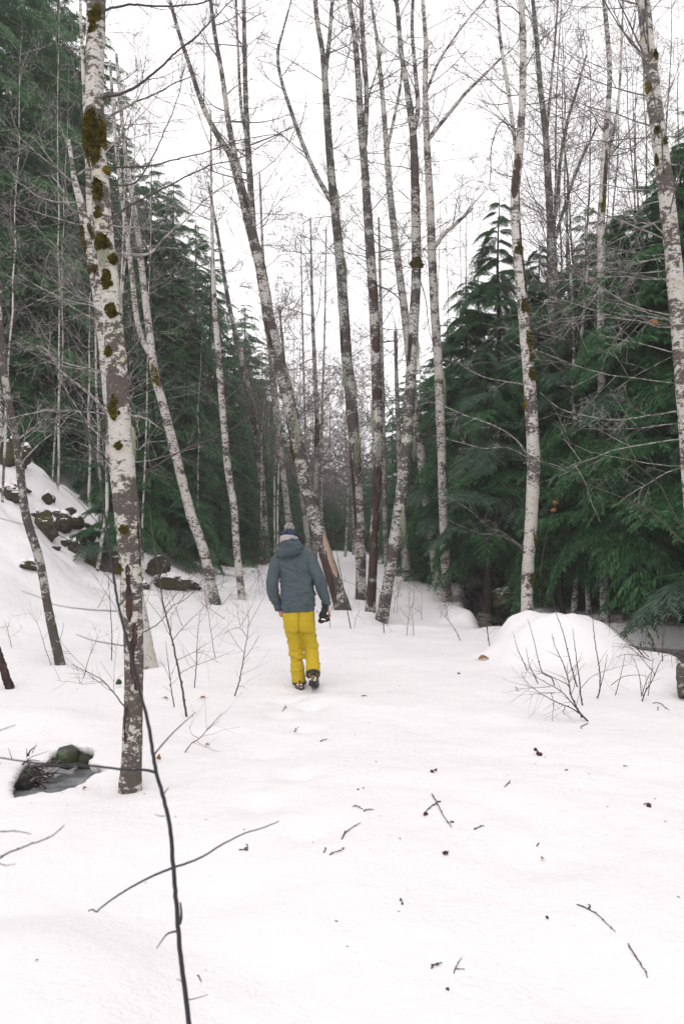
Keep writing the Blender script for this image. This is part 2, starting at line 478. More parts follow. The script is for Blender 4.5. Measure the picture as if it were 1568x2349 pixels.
WELLS = []                                                     # (x, y, radius, depth) hollows round trunks, feet and so on
def gz(x, y):
    """height of the snow"""
    x = np.asarray(x, float); y = np.asarray(y, float)
    z = base_z(y)
    z = z + .045 * noise2(x * .45, y * .4, 1) * sm(0, 4, y + 3) + .034 * noise2(x * 1.3, y * 1.1, 2) + .015 * noise2(x * 3.1, y * 2.8, 3) + .006 * noise2(x * 8, y * 7, 5)
    # drifts in the near left: one at the lower left, one round the hollow
    z = z + .15 * np.exp(-(((x + 1.25) / .72) ** 2 + ((y - 2.65) / .8) ** 2) ** 2.5)
    z = z + .14 * np.exp(-(((x + 3.1) / .9) ** 2 + ((y - 7.25) / .45) ** 2) ** 1.5) + .08 * np.exp(-(((x + 2.9) / .6) ** 2 + ((y - 5.6) / .5) ** 2) ** 1.5)
    z = z + (.022 * noise2(x * 13, y * 13, 15) + .02 * noise2(x * 6, y * 6, 16)) * np.exp(-(((x + 3.5) / 1.0) ** 2 + ((y - 6.0) / .9) ** 2) ** 2)
    s = -x - toe(y)
    hill = 1.25 * .8 * np.log1p(np.exp(np.clip(s / .8, -30, 30)))
    hill = 9 * (1 - np.exp(-hill / 9)) * sm(2, 12, y)
    z = z + hill * (1 + .10 * noise2(x * .8, y * .8, 4)) + np.minimum(hill, 1.0) * (.16 * noise2(x * 1.6, y * 1.6, 6) + .07 * noise2(x * 4, y * 4, 8))
    z = z + .9 * sm(7.5, 16, x) * sm(8, 16, y) + .02 * np.maximum(x - 12, 0)
    # snow hummock on the right bank and the raised bank beside it
    r = ((x - 2.96) / .84) ** 2 + ((y - 11.2) / .95) ** 2
    z = z + .56 * np.exp(-r ** 2.1) * (1 + .10 * noise2(x * 3, y * 3, 12) + .06 * noise2(x * 8, y * 8, 13))
    z = z + .19 * np.exp(-(((x - 3.80) / .98) ** 2 + ((y - 9.9) / .95) ** 2) ** 1.7)
    # drop behind the edge of the near snow
    z = z - .20 * sm(14.2, 14.7, y + .25 * noise2(x * 1.5, y * 0, 31)) * (1 - sm(16.5, 19, y)) * sm(.4, 1.2, x) * (1 - sm(3.3, 4.2, x))
    z = z + .22 * np.exp(-(((x - 2.55) / .5) ** 2 + ((y - 16.6) / .7) ** 2) ** 2)
    for (wx, wy, wr, wd) in WELLS:
        z = z - wd * np.exp(-((x - wx) ** 2 + (y - wy) ** 2) / (wr * wr))
    # creek channel with steep banks
    cx = np.interp(y, CRK_Y, CRK_X) + .10 * noise2(y * 1.7, x * 0, 21); w = np.interp(y, CRK_Y, CRK_W)
    d = np.abs(x - cx) - w + .12 * noise2(x * 2.2, y * 2.2, 22)
    k = 1 - sm(-.10, .30, d)
    k = k * (1 - sm(40, 60, y))
    return z * (1 - k) + np.minimum(z, creek_water_z(y) - .22) * k

def hit(px, py, y0=1.2, y1=150):
    """where the ray through (px, py) meets the snow"""
    r = ray(px, py)
    ys = np.geomspace(y0, y1, 1500)
    X = r[0] / r[1] * ys; Z = CAM_H + r[2] / r[1] * ys
    below = np.nonzero(Z <= gz(X, ys))[0]
    k = below[0] if len(below) else len(ys) - 1
    lo, hi = ys[max(0, k - 1)], ys[k]
    for _ in range(18):
        m = .5 * (lo + hi)
        if CAM_H + r[2] / r[1] * m <= gz(r[0] / r[1] * m, m): hi = m
        else: lo = m
    return np.array((r[0] / r[1] * hi, hi, float(gz(r[0] / r[1] * hi, hi))))

# walking track of soft old footprints that the man leaves, and the hollow around each foot
_rs = random.Random(4)
for k in range(11):
    yy = 2.6 + k * .62
    WELLS.append((-.30 - .02 * yy + (.13 if k % 2 else -.13) + _rs.uniform(-.05, .05), yy + _rs.uniform(-.1, .1), .13, .045))
for k in range(7):
    WELLS.append((_rs.uniform(.3, 1.6), _rs.uniform(2.6, 8), _rs.uniform(.12, .3), _rs.uniform(.015, .04)))
WELLS += [(-.47, 9.17, .16, .045), (-.34, 8.93, .16, .08), (-.55, 8.45, .15, .06), (-.30, 8.0, .15, .06), (-.58, 7.5, .15, .055), (-.2, 9.2, .2, -.02)]
# trunk hollows: filled from the tree table below before the sheet is made
# ------------------------------------------------------------------ the traced leafless trees: (px, py, width px) down to the foot
# name: material, depth (None: where the foot meets the snow), trunk points, extra stems, label
TREES = {
 'front': dict(mat='bark_front', depth=None, sides=40, n=170, rough=.07, pts=[(213, -30, 48), (213, 60, 48), (213, 140, 46), (213, 230, 47), (217, 320, 44), (228, 390, 42), (238, 500, 44), (250, 600, 45), (262, 700, 46), (275, 850, 53), (284, 980, 57), (293, 1100, 60), (303, 1250, 56), (308, 1400, 50), (309, 1550, 47), (305, 1680, 49), (300, 1790, 52)],
   label='thick lichen covered trunk with moss clumps in the left foreground'),
 'behind_front': dict(mat='bark_pale', depth=10.6, pts=[(152, 310, 9), (165, 400, 14), (178, 450, 20), (190, 500, 24), (206, 575, 27), (222, 660, 29), (240, 784, 31), (258, 934, 33), (272, 1084, 34), (292, 1240, 33), (318, 1380, 33), (340, 1506, 36)],
   stems=[[(206, 560, 20), (196, 400, 14), (186, 250, 12), (176, 100, 9), (170, -40, 7)]],
   label='pale trunk half hidden behind the thick front trunk'),
 'left_thin': dict(mat='bark_grey', depth=None, pts=[(-8, 640, 13), (-4, 720, 14), (2, 794, 16), (20, 909, 17), (45, 1024, 19), (65, 1174, 21), (95, 1284, 22), (115, 1409, 22), (136, 1512, 24)],
   label='thin grey trunk leaning left at the left frame edge'),
 'left_slim': dict(mat='bark_pale', depth=None, pts=[(270, 130, 7), (283, 300, 10), (296, 410, 13), (312, 520, 15), (327, 650, 17), (345, 784, 19), (358, 869, 21), (370, 909, 22), (390, 984, 23), (415, 1084, 24), (440, 1184, 25), (466, 1259, 25), (493, 1378, 26)],
   stems=[[(352, 830, 15), (318, 750, 14), (302, 620, 13), (288, 500, 12), (270, 330, 9), (258, 150, 7)]],
   label='pale forked trunk leaning left, first one right of the thick front trunk'),
 'slim_pale': dict(mat='bark_pale', depth=None, pts=[(482, 250, 5), (483, 400, 6), (487, 560, 9), (493, 700, 13), (500, 784, 15), (507, 884, 16), (515, 984, 17), (523, 1084, 18), (535, 1159, 18), (542, 1259, 18), (555, 1371, 19)],
   label='slim straight pale trunk left of the leaning mossy one'),
 'mossy_slim': dict(mat='bark_mottled', depth=None, pts=[(478, 420, 6), (500, 540, 8), (523, 690, 11), (545, 784, 14), (565, 874, 16), (580, 944, 17), (592, 1034, 17), (602, 1134, 17), (607, 1234, 17), (613, 1290, 17)],
   label='slim trunk with dark moss bands just left of the walking man'),
 'leaning': dict(mat='bark_mottled', depth=None, sides=22, n=110, pts=[(395, 20, 9), (415, 90, 10), (435, 150, 11), (465, 240, 13), (500, 310, 15), (526, 350, 17), (548, 415, 23), (575, 525, 26), (600, 625, 28), (620, 750, 31), (640, 834, 33), (660, 909, 34), (678, 1000, 34), (700, 1109, 34), (728, 1209, 35), (752, 1290, 35), (785, 1395, 40)],
   stems=[[(580, 530, 20), (575, 440, 17), (568, 350, 16), (565, 300, 15), (560, 200, 13), (557, 100, 12), (554, -30, 10)], [(552, 425, 18), (537, 350, 16), (523, 275, 14), (510, 175, 12), (495, 90, 11), (480, -20, 9)], [(566, 320, 9), (552, 240, 8), (546, 130, 7), (540, -20, 6)]],
   label='big forked trunk leaning left, with a split torn base behind the man'),
 'twin_left': dict(mat='bark_mottled', depth=None, sides=20, n=110, pts=[(722, -20, 11), (727, 50, 12), (740, 125, 14), (746, 200, 17), (752, 300, 19), (762, 425, 22), (770, 500, 23), (780, 600, 25), (787, 700, 27), (794, 809, 28), (804, 909, 28), (814, 1034, 28), (821, 1134, 27), (826, 1234, 26), (828, 1372, 28)],
   stems=[[(758, 455, 14), (725, 395, 12), (695, 325, 11), (665, 240, 10), (641, 160, 9), (635, 100, 8), (648, 40, 6)], [(746, 170, 12), (754, 100, 11), (760, 20, 9), (764, -30, 8)]],
   label='straight dark mottled trunk with a thin side stem, first right of the leaning one'),
 'barkless': dict(mat='bark_mottled', depth=None, sides=20, n=110, pts=[(795, -20, 10), (811, 75, 13), (819, 150, 15), (829, 300, 19), (836, 375, 20), (844, 500, 23), (854, 650, 25), (860, 784, 26), (864, 909, 26), (866, 1034, 25), (864, 1134, 24), (859, 1209, 23), (855, 1300, 22), (849, 1398, 26)],
   stems=[[(836, 330, 14), (841, 225, 13), (836, 125, 12), (830, 40, 11), (828, -30, 10)]],
   label='trunk with its lower half stripped to dark red wood'),
 'curved': dict(mat='bark_mottled', depth=None, sides=20, n=110, pts=[(905, -20, 10), (911, 25, 11), (919, 125, 13), (931, 200, 15), (940, 265, 18), (947, 325, 20), (951, 425, 22), (953, 500, 24), (955, 620, 25), (950, 730, 26), (944, 834, 27), (940, 909, 28), (931, 1024, 28), (919, 1134, 28), (908, 1209, 28), (893, 1314, 28), (876, 1418, 32)],
   stems=[[(950, 300, 13), (957, 250, 12), (951, 165, 10), (944, 75, 9), (947, -20, 8)]],
   label='trunk that bows to the right with a moss knob, foot nearest the path'),
 'crossing': dict(mat='bark_pale', depth=None, pts=[(850, 0, 6), (864, 100, 9), (872, 175, 11), (881, 275, 13), (891, 400, 16), (901, 500, 17), (916, 625, 19), (931, 750, 21), (943, 870, 22), (954, 984, 23), (964, 1034, 23), (976, 1134, 23), (991, 1234, 23), (1003, 1342, 25)],
   stems=[[(886, 350, 9), (905, 260, 8), (920, 180, 7), (925, 110, 5)]],
   label='pale trunk that crosses behind the bowed one, foot across the creek edge'),
 'pale_pair': dict(mat='bark_pale', depth=None, pts=[(969, -20, 9), (976, 100, 12), (974, 200, 14), (977, 325, 17), (984, 450, 20), (991, 600, 22), (1000, 750, 23), (1006, 834, 23), (1009, 934, 23), (1012, 1034, 23), (1014, 1134, 23), (1019, 1259, 24), (1024, 1374, 27)],
   stems=[[(980, 325, 12), (1000, 300, 10), (1024, 270, 9), (1060, 225, 9), (1084, 200, 8), (1114, 170, 7), (1154, 130, 5)], [(978, 210, 8), (1000, 155, 7), (1024, 115, 6), (1064, 60, 5), (1104, 15, 4)], [(994, 570, 11), (1018, 535, 11), (1044, 512, 10), (1086, 472, 6)]],
   label='straight pale trunk with a long limb to the right, rightmost of the middle cluster'),
 'white': dict(mat='bark_pale', depth=13.6, sides=26, n=120, pts=[(1192, -20, 16), (1199, 100, 17), (1199, 225, 18), (1193, 340, 22), (1183, 440, 24), (1186, 550, 25), (1194, 650, 27), (1204, 784, 29), (1210, 870, 30), (1215, 959, 31), (1219, 1034, 32), (1219, 1134, 32), (1213, 1260, 30), (1209, 1340, 29), (1208, 1430, 32)],
   stems=[[(1187, 345, 12), (1182, 300, 11), (1174, 225, 11), (1165, 150, 10), (1156, 90, 9), (1148, -20, 8)]],
   label='white barked trunk rising behind the snow hummock'),
 'right_limbed': dict(mat='bark_mottled', depth=17.5, pts=[(1222, -20, 9), (1231, 75, 12), (1239, 200, 14), (1248, 300, 16), (1254, 425, 18), (1259, 520, 19), (1268, 700, 21), (1275, 900, 22), (1280, 1100, 24), (1282, 1330, 26)],
   stems=[[(1262, 530, 10), (1276, 470, 9), (1284, 380, 9), (1304, 275, 8), (1330, 190, 7), (1352, 110, 5)], [(1250, 330, 8), (1262, 200, 7), (1272, 110, 6), (1280, 20, 5)], [(1268, 560, 9), (1300, 450, 8), (1330, 370, 7), (1362, 300, 5)]],
   label='grey many limbed trunk standing among the right conifers'),
 'right_pink': dict(mat='bark_pale', depth=15.0, pts=[(1382, -20, 10), (1394, 75, 12), (1401, 175, 13), (1392, 300, 15), (1386, 400, 18), (1378, 500, 19), (1376, 600, 20), (1374, 700, 20), (1376, 884, 20), (1380, 984, 20), (1384, 1180, 21), (1386, 1420, 23)],
   stems=[[(1388, 380, 9), (1410, 300, 8), (1425, 200, 7), (1432, 80, 6), (1438, -20, 5)]],
   label='pinkish pale trunk partly covered by dark right conifers'),
 'right_big': dict(mat='bark_front', depth=8.6, sides=32, n=140, rough=.06, pts=[(1476, -40, 31), (1484, 100, 34), (1490, 170, 36), (1497, 250, 37), (1508, 350, 38), (1519, 450, 39), (1529, 550, 40), (1539, 650, 41), (1549, 750, 42), (1558, 834, 43), (1569, 934, 44), (1584, 1080, 45), (1598, 1250, 46), (1606, 1420, 48), (1610, 1640, 54)],
   label='thick pale trunk leaning along the right frame edge'),
 'bg_a': dict(mat='bark_far', depth=26, n=50, pts=[(596, 400, 5), (604, 600, 8), (622, 834, 14), (640, 1009, 16), (655, 1134, 16), (665, 1225, 17), (670, 1300, 18)], label='pale straight trunk directly above the pom pom hat'),
 'bg_b': dict(mat='bark_far', depth=30, n=50, pts=[(712, 500, 4), (716, 700, 8), (722, 850, 11), (727, 984, 12), (724, 1100, 13), (720, 1184, 13), (722, 1290, 14)], label='mossy background trunk between the leaning and the straight dark trunks'),
 'bg_c': dict(mat='bark_far', depth=29, n=50, pts=[(640, 700, 5), (664, 950, 9), (688, 1120, 13), (700, 1190, 14), (710, 1290, 15)], label='slim background trunk right behind the leaning one'),
 'bg_d': dict(mat='bark_far', depth=25, n=50, pts=[(905, 760, 7), (912, 950, 12), (919, 1120, 17), (926, 1230, 19), (932, 1318, 22)], label='dim grey trunk behind the bowed trunk'),
 'bg_e': dict(mat='bark_far', depth=27, n=50, pts=[(868, 500, 5), (874, 760, 9), (879, 980, 11), (881, 1150, 12), (886, 1280, 13)], label='dim trunk just right of the stripped one'),
 'bg_f': dict(mat='bark_far', depth=40, n=40, pts=[(748, 520, 3), (744, 760, 5), (738, 980, 7), (736, 1150, 8), (740, 1262, 9)], label='very thin far stem standing in front of the white gap'),
 'bg_g': dict(mat='bark_far', depth=44, n=40, pts=[(690, 560, 3), (694, 760, 5), (699, 950, 6), (706, 1150, 7), (712, 1265, 8)], label='thin far trunk in the grey thicket left of the gap'),
 'bg_h': dict(mat='bark_far', depth=36, n=40, pts=[(796, 800, 5), (802, 980, 8), (808, 1120, 10), (812, 1275, 11)], label='grey far trunk directly left of the straight dark trunk'),
}
for k_, d_ in TREES.items():
    fx, fy, fw = d_['pts'][-1]
    d_['foot'] = hit(fx, fy) if d_['depth'] is None else None
    d_['Y'] = d_['foot'][1] if d_['depth'] is None else d_['depth']
    wx = at(fx, fy, d_['Y'])
    WELLS.append((wx[0], wx[1], .28, .08))
HOLE_PX = [(31, 1829), (27, 1806), (29, 1784), (40, 1768), (48, 1755), (58, 1748), (64, 1738), (80, 1742), (94, 1741), (108, 1740), (115, 1734), (122, 1723), (131, 1719), (142, 1711),
           (155, 1710), (168, 1705), (183, 1710), (199, 1710), (210, 1712), (219, 1718), (217, 1732), (206, 1742), (211, 1748), (223, 1747), (240, 1753), (244, 1765), (230, 1772), (216, 1778), (204, 1788),
           (192, 1793), (173, 1803), (154, 1806), (135, 1815), (118, 1817), (96, 1813), (70, 1822), (48, 1824)]
def flat_hit(px, py, z):
    r = ray(px, py); k = (z - CAM_H) / r[2]
    return np.array((r[0] * k, r[1] * k))
HOLE = np.array([flat_hit(a, b, float(gz(*flat_hit(a, b, 0.0)))) for a, b in HOLE_PX])
HOLE_C = HOLE.mean(0)

def inside(poly, x, y):
    r = np.zeros(x.shape, bool); j = len(poly) - 1
    for i in range(len(poly)):
        xi, yi = poly[i]; xj, yj = poly[j]
        r ^= ((yi > y) != (yj > y)) & (x < (xj - xi) * (y - yi) / (yj - yi + 1e-12) + xi)
        j = i
    return r

def axis(knots):
    out = [knots[0][0]]
    for (a, st), (b, _) in zip(knots, knots[1:]):
        n = max(1, int(round((b - a) / st)))
        out += list(np.linspace(a, b, n + 1)[1:])
    return np.array(out)

hx0, hx1, hy0, hy1 = HOLE[:, 0].min() - .12, HOLE[:, 0].max() + .12, HOLE[:, 1].min() - .12, HOLE[:, 1].max() + .12
GX = axis([(-70, 6), (-40, 3), (-16, .5), (-10, .2), (hx0, .022), (hx1, .09), (2.0, .06), (5.6, .12), (8, .4), (16, 3), (40, 6), (70, 1)])
GY = axis([(-30, 4), (-4, .5), (1.5, .09), (hy0, .022), (hy1, .06), (16, .1), (22, .2), (34, .6), (60, 3), (100, 1)])
XX, YY = np.meshgrid(GX, GY)
ZZ = gz(XX, YY)
nx, ny = len(GX), len(GY)
V = np.stack((XX, YY, ZZ), -1).reshape(-1, 3)
ii = (np.arange(ny - 1)[:, None] * nx + np.arange(nx - 1)[None])
Q = np.stack((ii, ii + 1, ii + 1 + nx, ii + nx), -1).reshape(-1, 4)
cc = V[Q].mean(1)
near = (cc[:, 0] > hx0) & (cc[:, 0] < hx1) & (cc[:, 1] > hy0) & (cc[:, 1] < hy1)
kill = np.zeros(len(Q), bool)
kill[near] = inside(HOLE, cc[near, 0], cc[near, 1])
# rim vertices of the hole snap to its outline, then the snow turns down and under
rim = np.intersect1d(np.unique(Q[kill]), np.unique(Q[~kill]))
A, B = HOLE, np.roll(HOLE, -1, 0)
for i in rim:
    p = V[i, :2]; ab = B - A
    t_ = np.clip(((p - A) * ab).sum(1) / (ab * ab).sum(1), 0, 1)
    c_ = A + ab * t_[:, None]; k = np.argmin(((c_ - p) ** 2).sum(1))
    V[i, :2] = c_[k] + .009 * np.array((math.sin(i * 1.7), math.cos(i * 2.3)))
    V[i, 2] -= .012
Qk = Q[~kill]
E = np.concatenate((Qk[:, [0, 1]], Qk[:, [1, 2]], Qk[:, [2, 3]], Qk[:, [3, 0]]))
Es = np.sort(E, 1); key = Es[:, 0].astype(np.int64) * (nx * ny) + Es[:, 1]
u_, inv, cnt = np.unique(key, return_inverse=True, return_counts=True)
be = E[cnt[inv] == 1]
isr = np.zeros(nx * ny, bool); isr[rim] = True
be = be[isr[be[:, 0]] & isr[be[:, 1]]]
rv = np.unique(be)
lut = {int(a): k for k, a in enumerate(rv)}
snow = MB(); snow.add(V, Qk)
dirs = V[rv, :2] - HOLE_C; dirs /= np.linalg.norm(dirs, axis=1)[:, None] + 1e-9
last = rv; offn = 0
for (dz, do) in ((-.018, -.004), (-.045, .004), (-.062, .04), (-.07, .12), (-.07, .34)):
    W = V[rv].copy(); W[:, :2] += dirs * do; W[:, 2] += dz + .010 * np.sin(np.arange(len(rv)) * 1.3)
    start = snow.n
    snow.v.append(W); snow.n += len(W)
    new = np.array([[lut[int(a)], lut[int(b)]] for a, b in be])
    lo = new + start
    up = be if offn == 0 else new + prev
    snow.q.append(np.stack((up[:, 1], up[:, 0], lo[:, 0], lo[:, 1]), -1))
    prev = start; offn += 1
snow_o = snow.build('snow_ground', M['snow'])
tag(snow_o, 'smooth white snow covering the forest path and banks', 'snow', kind='structure')

# stream under the hole: bed, water, stones and driftwood
sb = MB()
ang = np.linspace(0, 2 * math.pi, 49)[:-1]
rows = []
for rad, z in ((1.0, -.10), (1.06, -.22), (1.0, -.34), (.6, -.36), (.02, -.38)):
    rows.append(np.stack((HOLE_C[0] + np.cos(ang) * .95 * rad, HOLE_C[1] + .15 + np.sin(ang) * .92 * rad, np.full(48, z) + .02 * np.sin(ang * 7 + rad * 9)), -1))
Vb = np.concatenate(rows); i = np.arange(4)[:, None] * 48; j = np.arange(48)[None]; k = (j + 1) % 48
sb.add(Vb, np.stack((i + j, i + k, i + 48 + k, i + 48 + j), -1).reshape(-1, 4))
tag(sb.build('stream_bed', M['mud']), 'dark muddy bed under the snow hole', kind='structure')
wb = MB()
wb.add(np.concatenate((np.stack((HOLE_C[0] + np.cos(ang) * .99, HOLE_C[1] + .15 + np.sin(ang) * .95, np.full(48, -.185)), -1), [[HOLE_C[0], HOLE_C[1] + .15, -.185]])),
       None, np.stack((np.arange(48), (np.arange(48) + 1) % 48, np.full(48, 48)), -1))
tag(wb.build('stream_water', M['pale_water']), 'still grey stream water in the snow hole', kind='structure')

# creek on the right
cw = MB()
yy = np.concatenate((np.linspace(-29, 6, 20), np.linspace(6.3, 30, 90), np.linspace(31, 50, 8)))
cxs = np.interp(yy, CRK_Y, CRK_X); cws = np.interp(yy, CRK_Y, CRK_W) + .45; zz = creek_water_z(yy)
Vw = np.concatenate((np.stack((cxs - cws, yy, zz), -1), np.stack((cxs + cws, yy, zz), -1)))
n_ = len(yy); a_ = np.arange(n_ - 1)
cw.add(Vw, np.stack((a_, a_ + n_, a_ + n_ + 1, a_ + 1), -1))
tag(cw.build('creek_water', M['water']), 'dark grey creek water beside the snow bank', kind='structure')

# ------------------------------------------------------------------ boulders
def rock_mesh(seed, sub=4, ratio=(1, 1, .75), rough=.35):
    bm = bmesh.new(); bmesh.ops.create_icosphere(bm, subdivisions=sub, radius=1)
    V = np.array([v.co[:] for v in bm.verts]); F = np.array([[v.index for v in f.verts] for f in bm.faces]); bm.free()
    rs = np.random.RandomState(seed)
    d = np.ones(len(V))
    for _ in range(9):                                          # planar breaks
        nrm = rs.normal(size=3); nrm /= np.linalg.norm(nrm)
        h = rs.uniform(.5, .9); pr = V @ nrm
        d = np.minimum(d, np.where(pr > h, h / np.maximum(pr, .01), 1))
    d = d * (1 + rough * .35 * noise3(V * 1.6, seed) + rough * .12 * noise3(V * 5, seed + 1))
    return V * d[:, None] * np.asarray(ratio), F

def boulder(px, py, w, label, seed, ratio=(1, 1, .7), cap=True, depth=None, sink=.25, mat='rock', name='boulder', group=None, cat='boulder', rot=None):
    """(px, py): the foot of the stone in the photograph, w: its width there"""
    p = hit(px, py) if depth is None else at(px, py, depth)
    s = w / FPX * p[1] / 2
    V, F = rock_mesh(seed, 4, ratio)
    a = (seed * 1.37) % 6.28 if rot is None else rot
    R = np.array(((math.cos(a), -math.sin(a), 0), (math.sin(a), math.cos(a), 0), (0, 0, 1)))
    V = (V @ R.T) * s
    o = thing(name, label, cat, (p[0], p[1] + s * .5, p[2] + s * (ratio[2] - sink * 2 * ratio[2])), group)
    mb = MB(); mb.add(V, None, F); mb.build('stone', M[mat], o)
    if cap:
        fn = np.cross(V[F[:, 1]] - V[F[:, 0]], V[F[:, 2]] - V[F[:, 0]]); fn /= np.linalg.norm(fn, axis=1)[:, None]
        nz = fn[:, 2] + .25 * noise3(V[F].mean(1) / s * 2.3, seed + 7) + .12 * (V[F].mean(1)[:, 1] / s)
        sel = F[nz > .80]
        if len(sel):
            cnt = np.zeros(len(V)); full = np.zeros(len(V))
            np.add.at(cnt, sel.ravel(), 1); np.add.at(full, F.ravel(), 1)
            k = np.where(cnt >= full, 1.0, np.where(cnt > 0, .25, 0.))
            W = V.copy(); W[:, 2] += k * (.05 + .10 * s) * (1 + .4 * noise3(V / s * 3, seed)); W *= np.where(cnt >= full, 1., 1.012)[:, None]
            used = np.unique(sel); lut = -np.ones(len(V), int); lut[used] = np.arange(len(used))
            mb = MB(); mb.add(W[used], None, lut[sel]); mb.build('snow_cap', M['snow'], o)
    return o

GB = 'mossy boulders on the snowy slope'
BOULDERS = [
    (22, 1068, 110, 'mossy boulder on top of the slope at the left edge', 11, (1, 1, .8), .2),
    (14, 1140, 86, 'flat mossy stone half buried at the left frame edge', 12, (1.1, 1, .6), .3),
    (104, 1232, 92, 'large olive mossy boulder beside the thin leaning trunk', 13, (1, .9, 1.0), .22),
    (66, 1304, 74, 'low flat mossy stone in smooth snow behind the thin leaning trunk', 14, (1.2, 1, .35), .35),
    (104, 1152, 50, 'small dark pointed rock up the slope', 15, (1.1, 1, .6), .25),
    (140, 1222, 62, 'dark rock leaning against the large olive boulder', 16, (1, 1, 1.0), .25),
    (170, 1212, 54, 'black bare rock in the middle of the slope', 17, (1.1, 1, .85), .3),
    (202, 1236, 44, 'small dark stone between two snow tongues', 18, (1.2, 1, .6), .3),
    (245, 1244, 60, 'dark stone under green conifer sprays', 19, (1, 1, .8), .3),
    (170, 1264, 46, 'little black stone poking out below the boulder row', 20, (1.1, 1, .75), .25),
    (232, 1302, 100, 'wide dark rock ledge left of the thick front trunk', 21, (1.2, 1, .7), .28),
    (282, 1312, 60, 'dark mossy rock just behind the thick front trunk', 22, (1, 1, .95), .25),
    (392, 1354, 112, 'broad dark rock at the foot of the left conifers', 23, (1.3, 1, .36), .25),
    (362, 1318, 76, 'snow capped dark rock under a conifer, right of the front trunk', 24, (1, 1, .8), .25),
    (440, 1352, 46, 'small flat rock beside a slim pale trunk', 25, (1.2, 1, .5), .3),
    (128, 1185, 40, 'small mossy stone above the olive boulder', 26, (1.2, 1, .5), .3),
]
for (px, py, w, lab, sd, ratio, sink) in BOULDERS:
    boulder(px, py, w * .77, lab, sd, (ratio[0], ratio[1], ratio[2] * 1.3), True, None, sink + .04, group=GB)
rs = np.random.RandomState(31)
_small = [(80, 1188, 30), (118, 1150, 22), (160, 1180, 26), (184, 1250, 30), (205, 1270, 24), (222, 1230, 26), (150, 1252, 24), (196, 1210, 22), (262, 1288, 30), (345, 1322, 34), (60, 1130, 24), (128, 1262, 22), (330, 1352, 26), (235, 1275, 22)]
for i, (px, py, w) in enumerate(_small):
    boulder(px, py, w, 'small dark stone poking out of the slope snow, ' + ('leftmost', 'second', 'third', 'fourth', 'fifth', 'sixth', 'seventh', 'eighth', 'ninth', 'tenth', 'eleventh', 'twelfth', 'thirteenth', 'rightmost')[sorted(q[0] for q in _small).index(px)] + (' one' if px in (60, 345) else ' from the left'),
            60 + i, (1.1, 1, rs.uniform(.6, .95)), i % 2 == 0, None, .25, group='small stones on the slope')
boulder(1098, 1452, 56, 'brown and green stone at the edge of the creek', 41, (1.2, 1, .6), False, 16.2, .15, 'wet_rock')
boulder(1118, 1430, 70, 'black wet rock under the snow shelf of the creek', 42, (1.2, 1, .5), False, 16.9, .2, 'wet_rock')
boulder(1060, 1338, 26, 'small bare brown rock in the snow across the creek', 43, (1, 1, .9), False, None, .2)
boulder(1105, 1350, 70, 'dark wet boulder behind the creek under conifer boughs', 44, (1, 1, .9), False, 19.0, .2, 'wet_rock')
boulder(1155, 1395, 80, 'grey wet boulder in the creek left of the white trunk', 45, (1.1, 1, .6), True, 17.5, .2, 'wet_rock')
boulder(1584, 1612, 74, 'dark lichen spotted stump on the bank at the right frame edge', 46, (.8, .8, 1.7), False, None, .15, 'bark_grey', 'stump', None, 'stump')
# stones, driftwood in the hole
def hole_rock(px, py, Y, s, sd, lab, ratio=(1, 1, .8)):
    p = at(px, py, Y); V, F = rock_mesh(sd, 3, ratio)
    o = thing('stream_stone', lab, 'stone', p); mb = MB(); mb.add(V * s, None, F); mb.build('stone', M['wet_rock'], o)
hole_rock(150, 1736, 6.5, .13, 51, 'moss topped wet stone at the back of the snow hole', (1.2, .8, 1.0))
hole_rock(200, 1734, 6.62, .13, 52, 'black wet stone in the back corner of the snow hole', (1.3, .8, .9))
hole_rock(52, 1786, 6.05, .12, 53, 'dark wet stone at the left end of the snow hole', (1.2, .8, .8))
hole_rock(236, 1764, 6.2, .09, 54, 'small black stone at the right end of the snow hole', (1, .8, .8))
rs = np.random.RandomState(8)
dw = thing('driftwood_tangle', 'tangle of brown roots and sticks in the snow hole', 'driftwood', at(85, 1775, 6.1))
for k in range(46):
    a = at(rs.uniform(40, 125), rs.uniform(1752, 1800), rs.uniform(5.95, 6.25))
    d = np.array((rs.normal(.5, .5), rs.normal(.1, .3), rs.normal(.1, .25))); d /= np.linalg.norm(d)
    L = rs.uniform(.08, .3)
    P = spline(np.array([a, a + d * L * .5 + rs.normal(size=3) * .02, a + d * L]), 6)
    mb = MB(); tube(mb, P, np.linspace(.009, .002, 6) * rs.uniform(.5, 1.3), 5)
    mb.build('stick', M['twig_olive'] if k % 3 else M['twig_mid'], dw, off=dw.location)
# ------------------------------------------------------------------ leafless trees
class Trunk:
    def __init__(s, P, R): s.P, s.R = P, R; s.T, s.U, s.V = frames(P)
    def k(s, t): return int(np.clip(round(t * (len(s.P) - 1)), 0, len(s.P) - 1))
    def point(s, t, a, f=1.0):
        k = s.k(t); return s.P[k] + (s.U[k] * math.cos(a) + s.V[k] * math.sin(a)) * s.R[k] * f

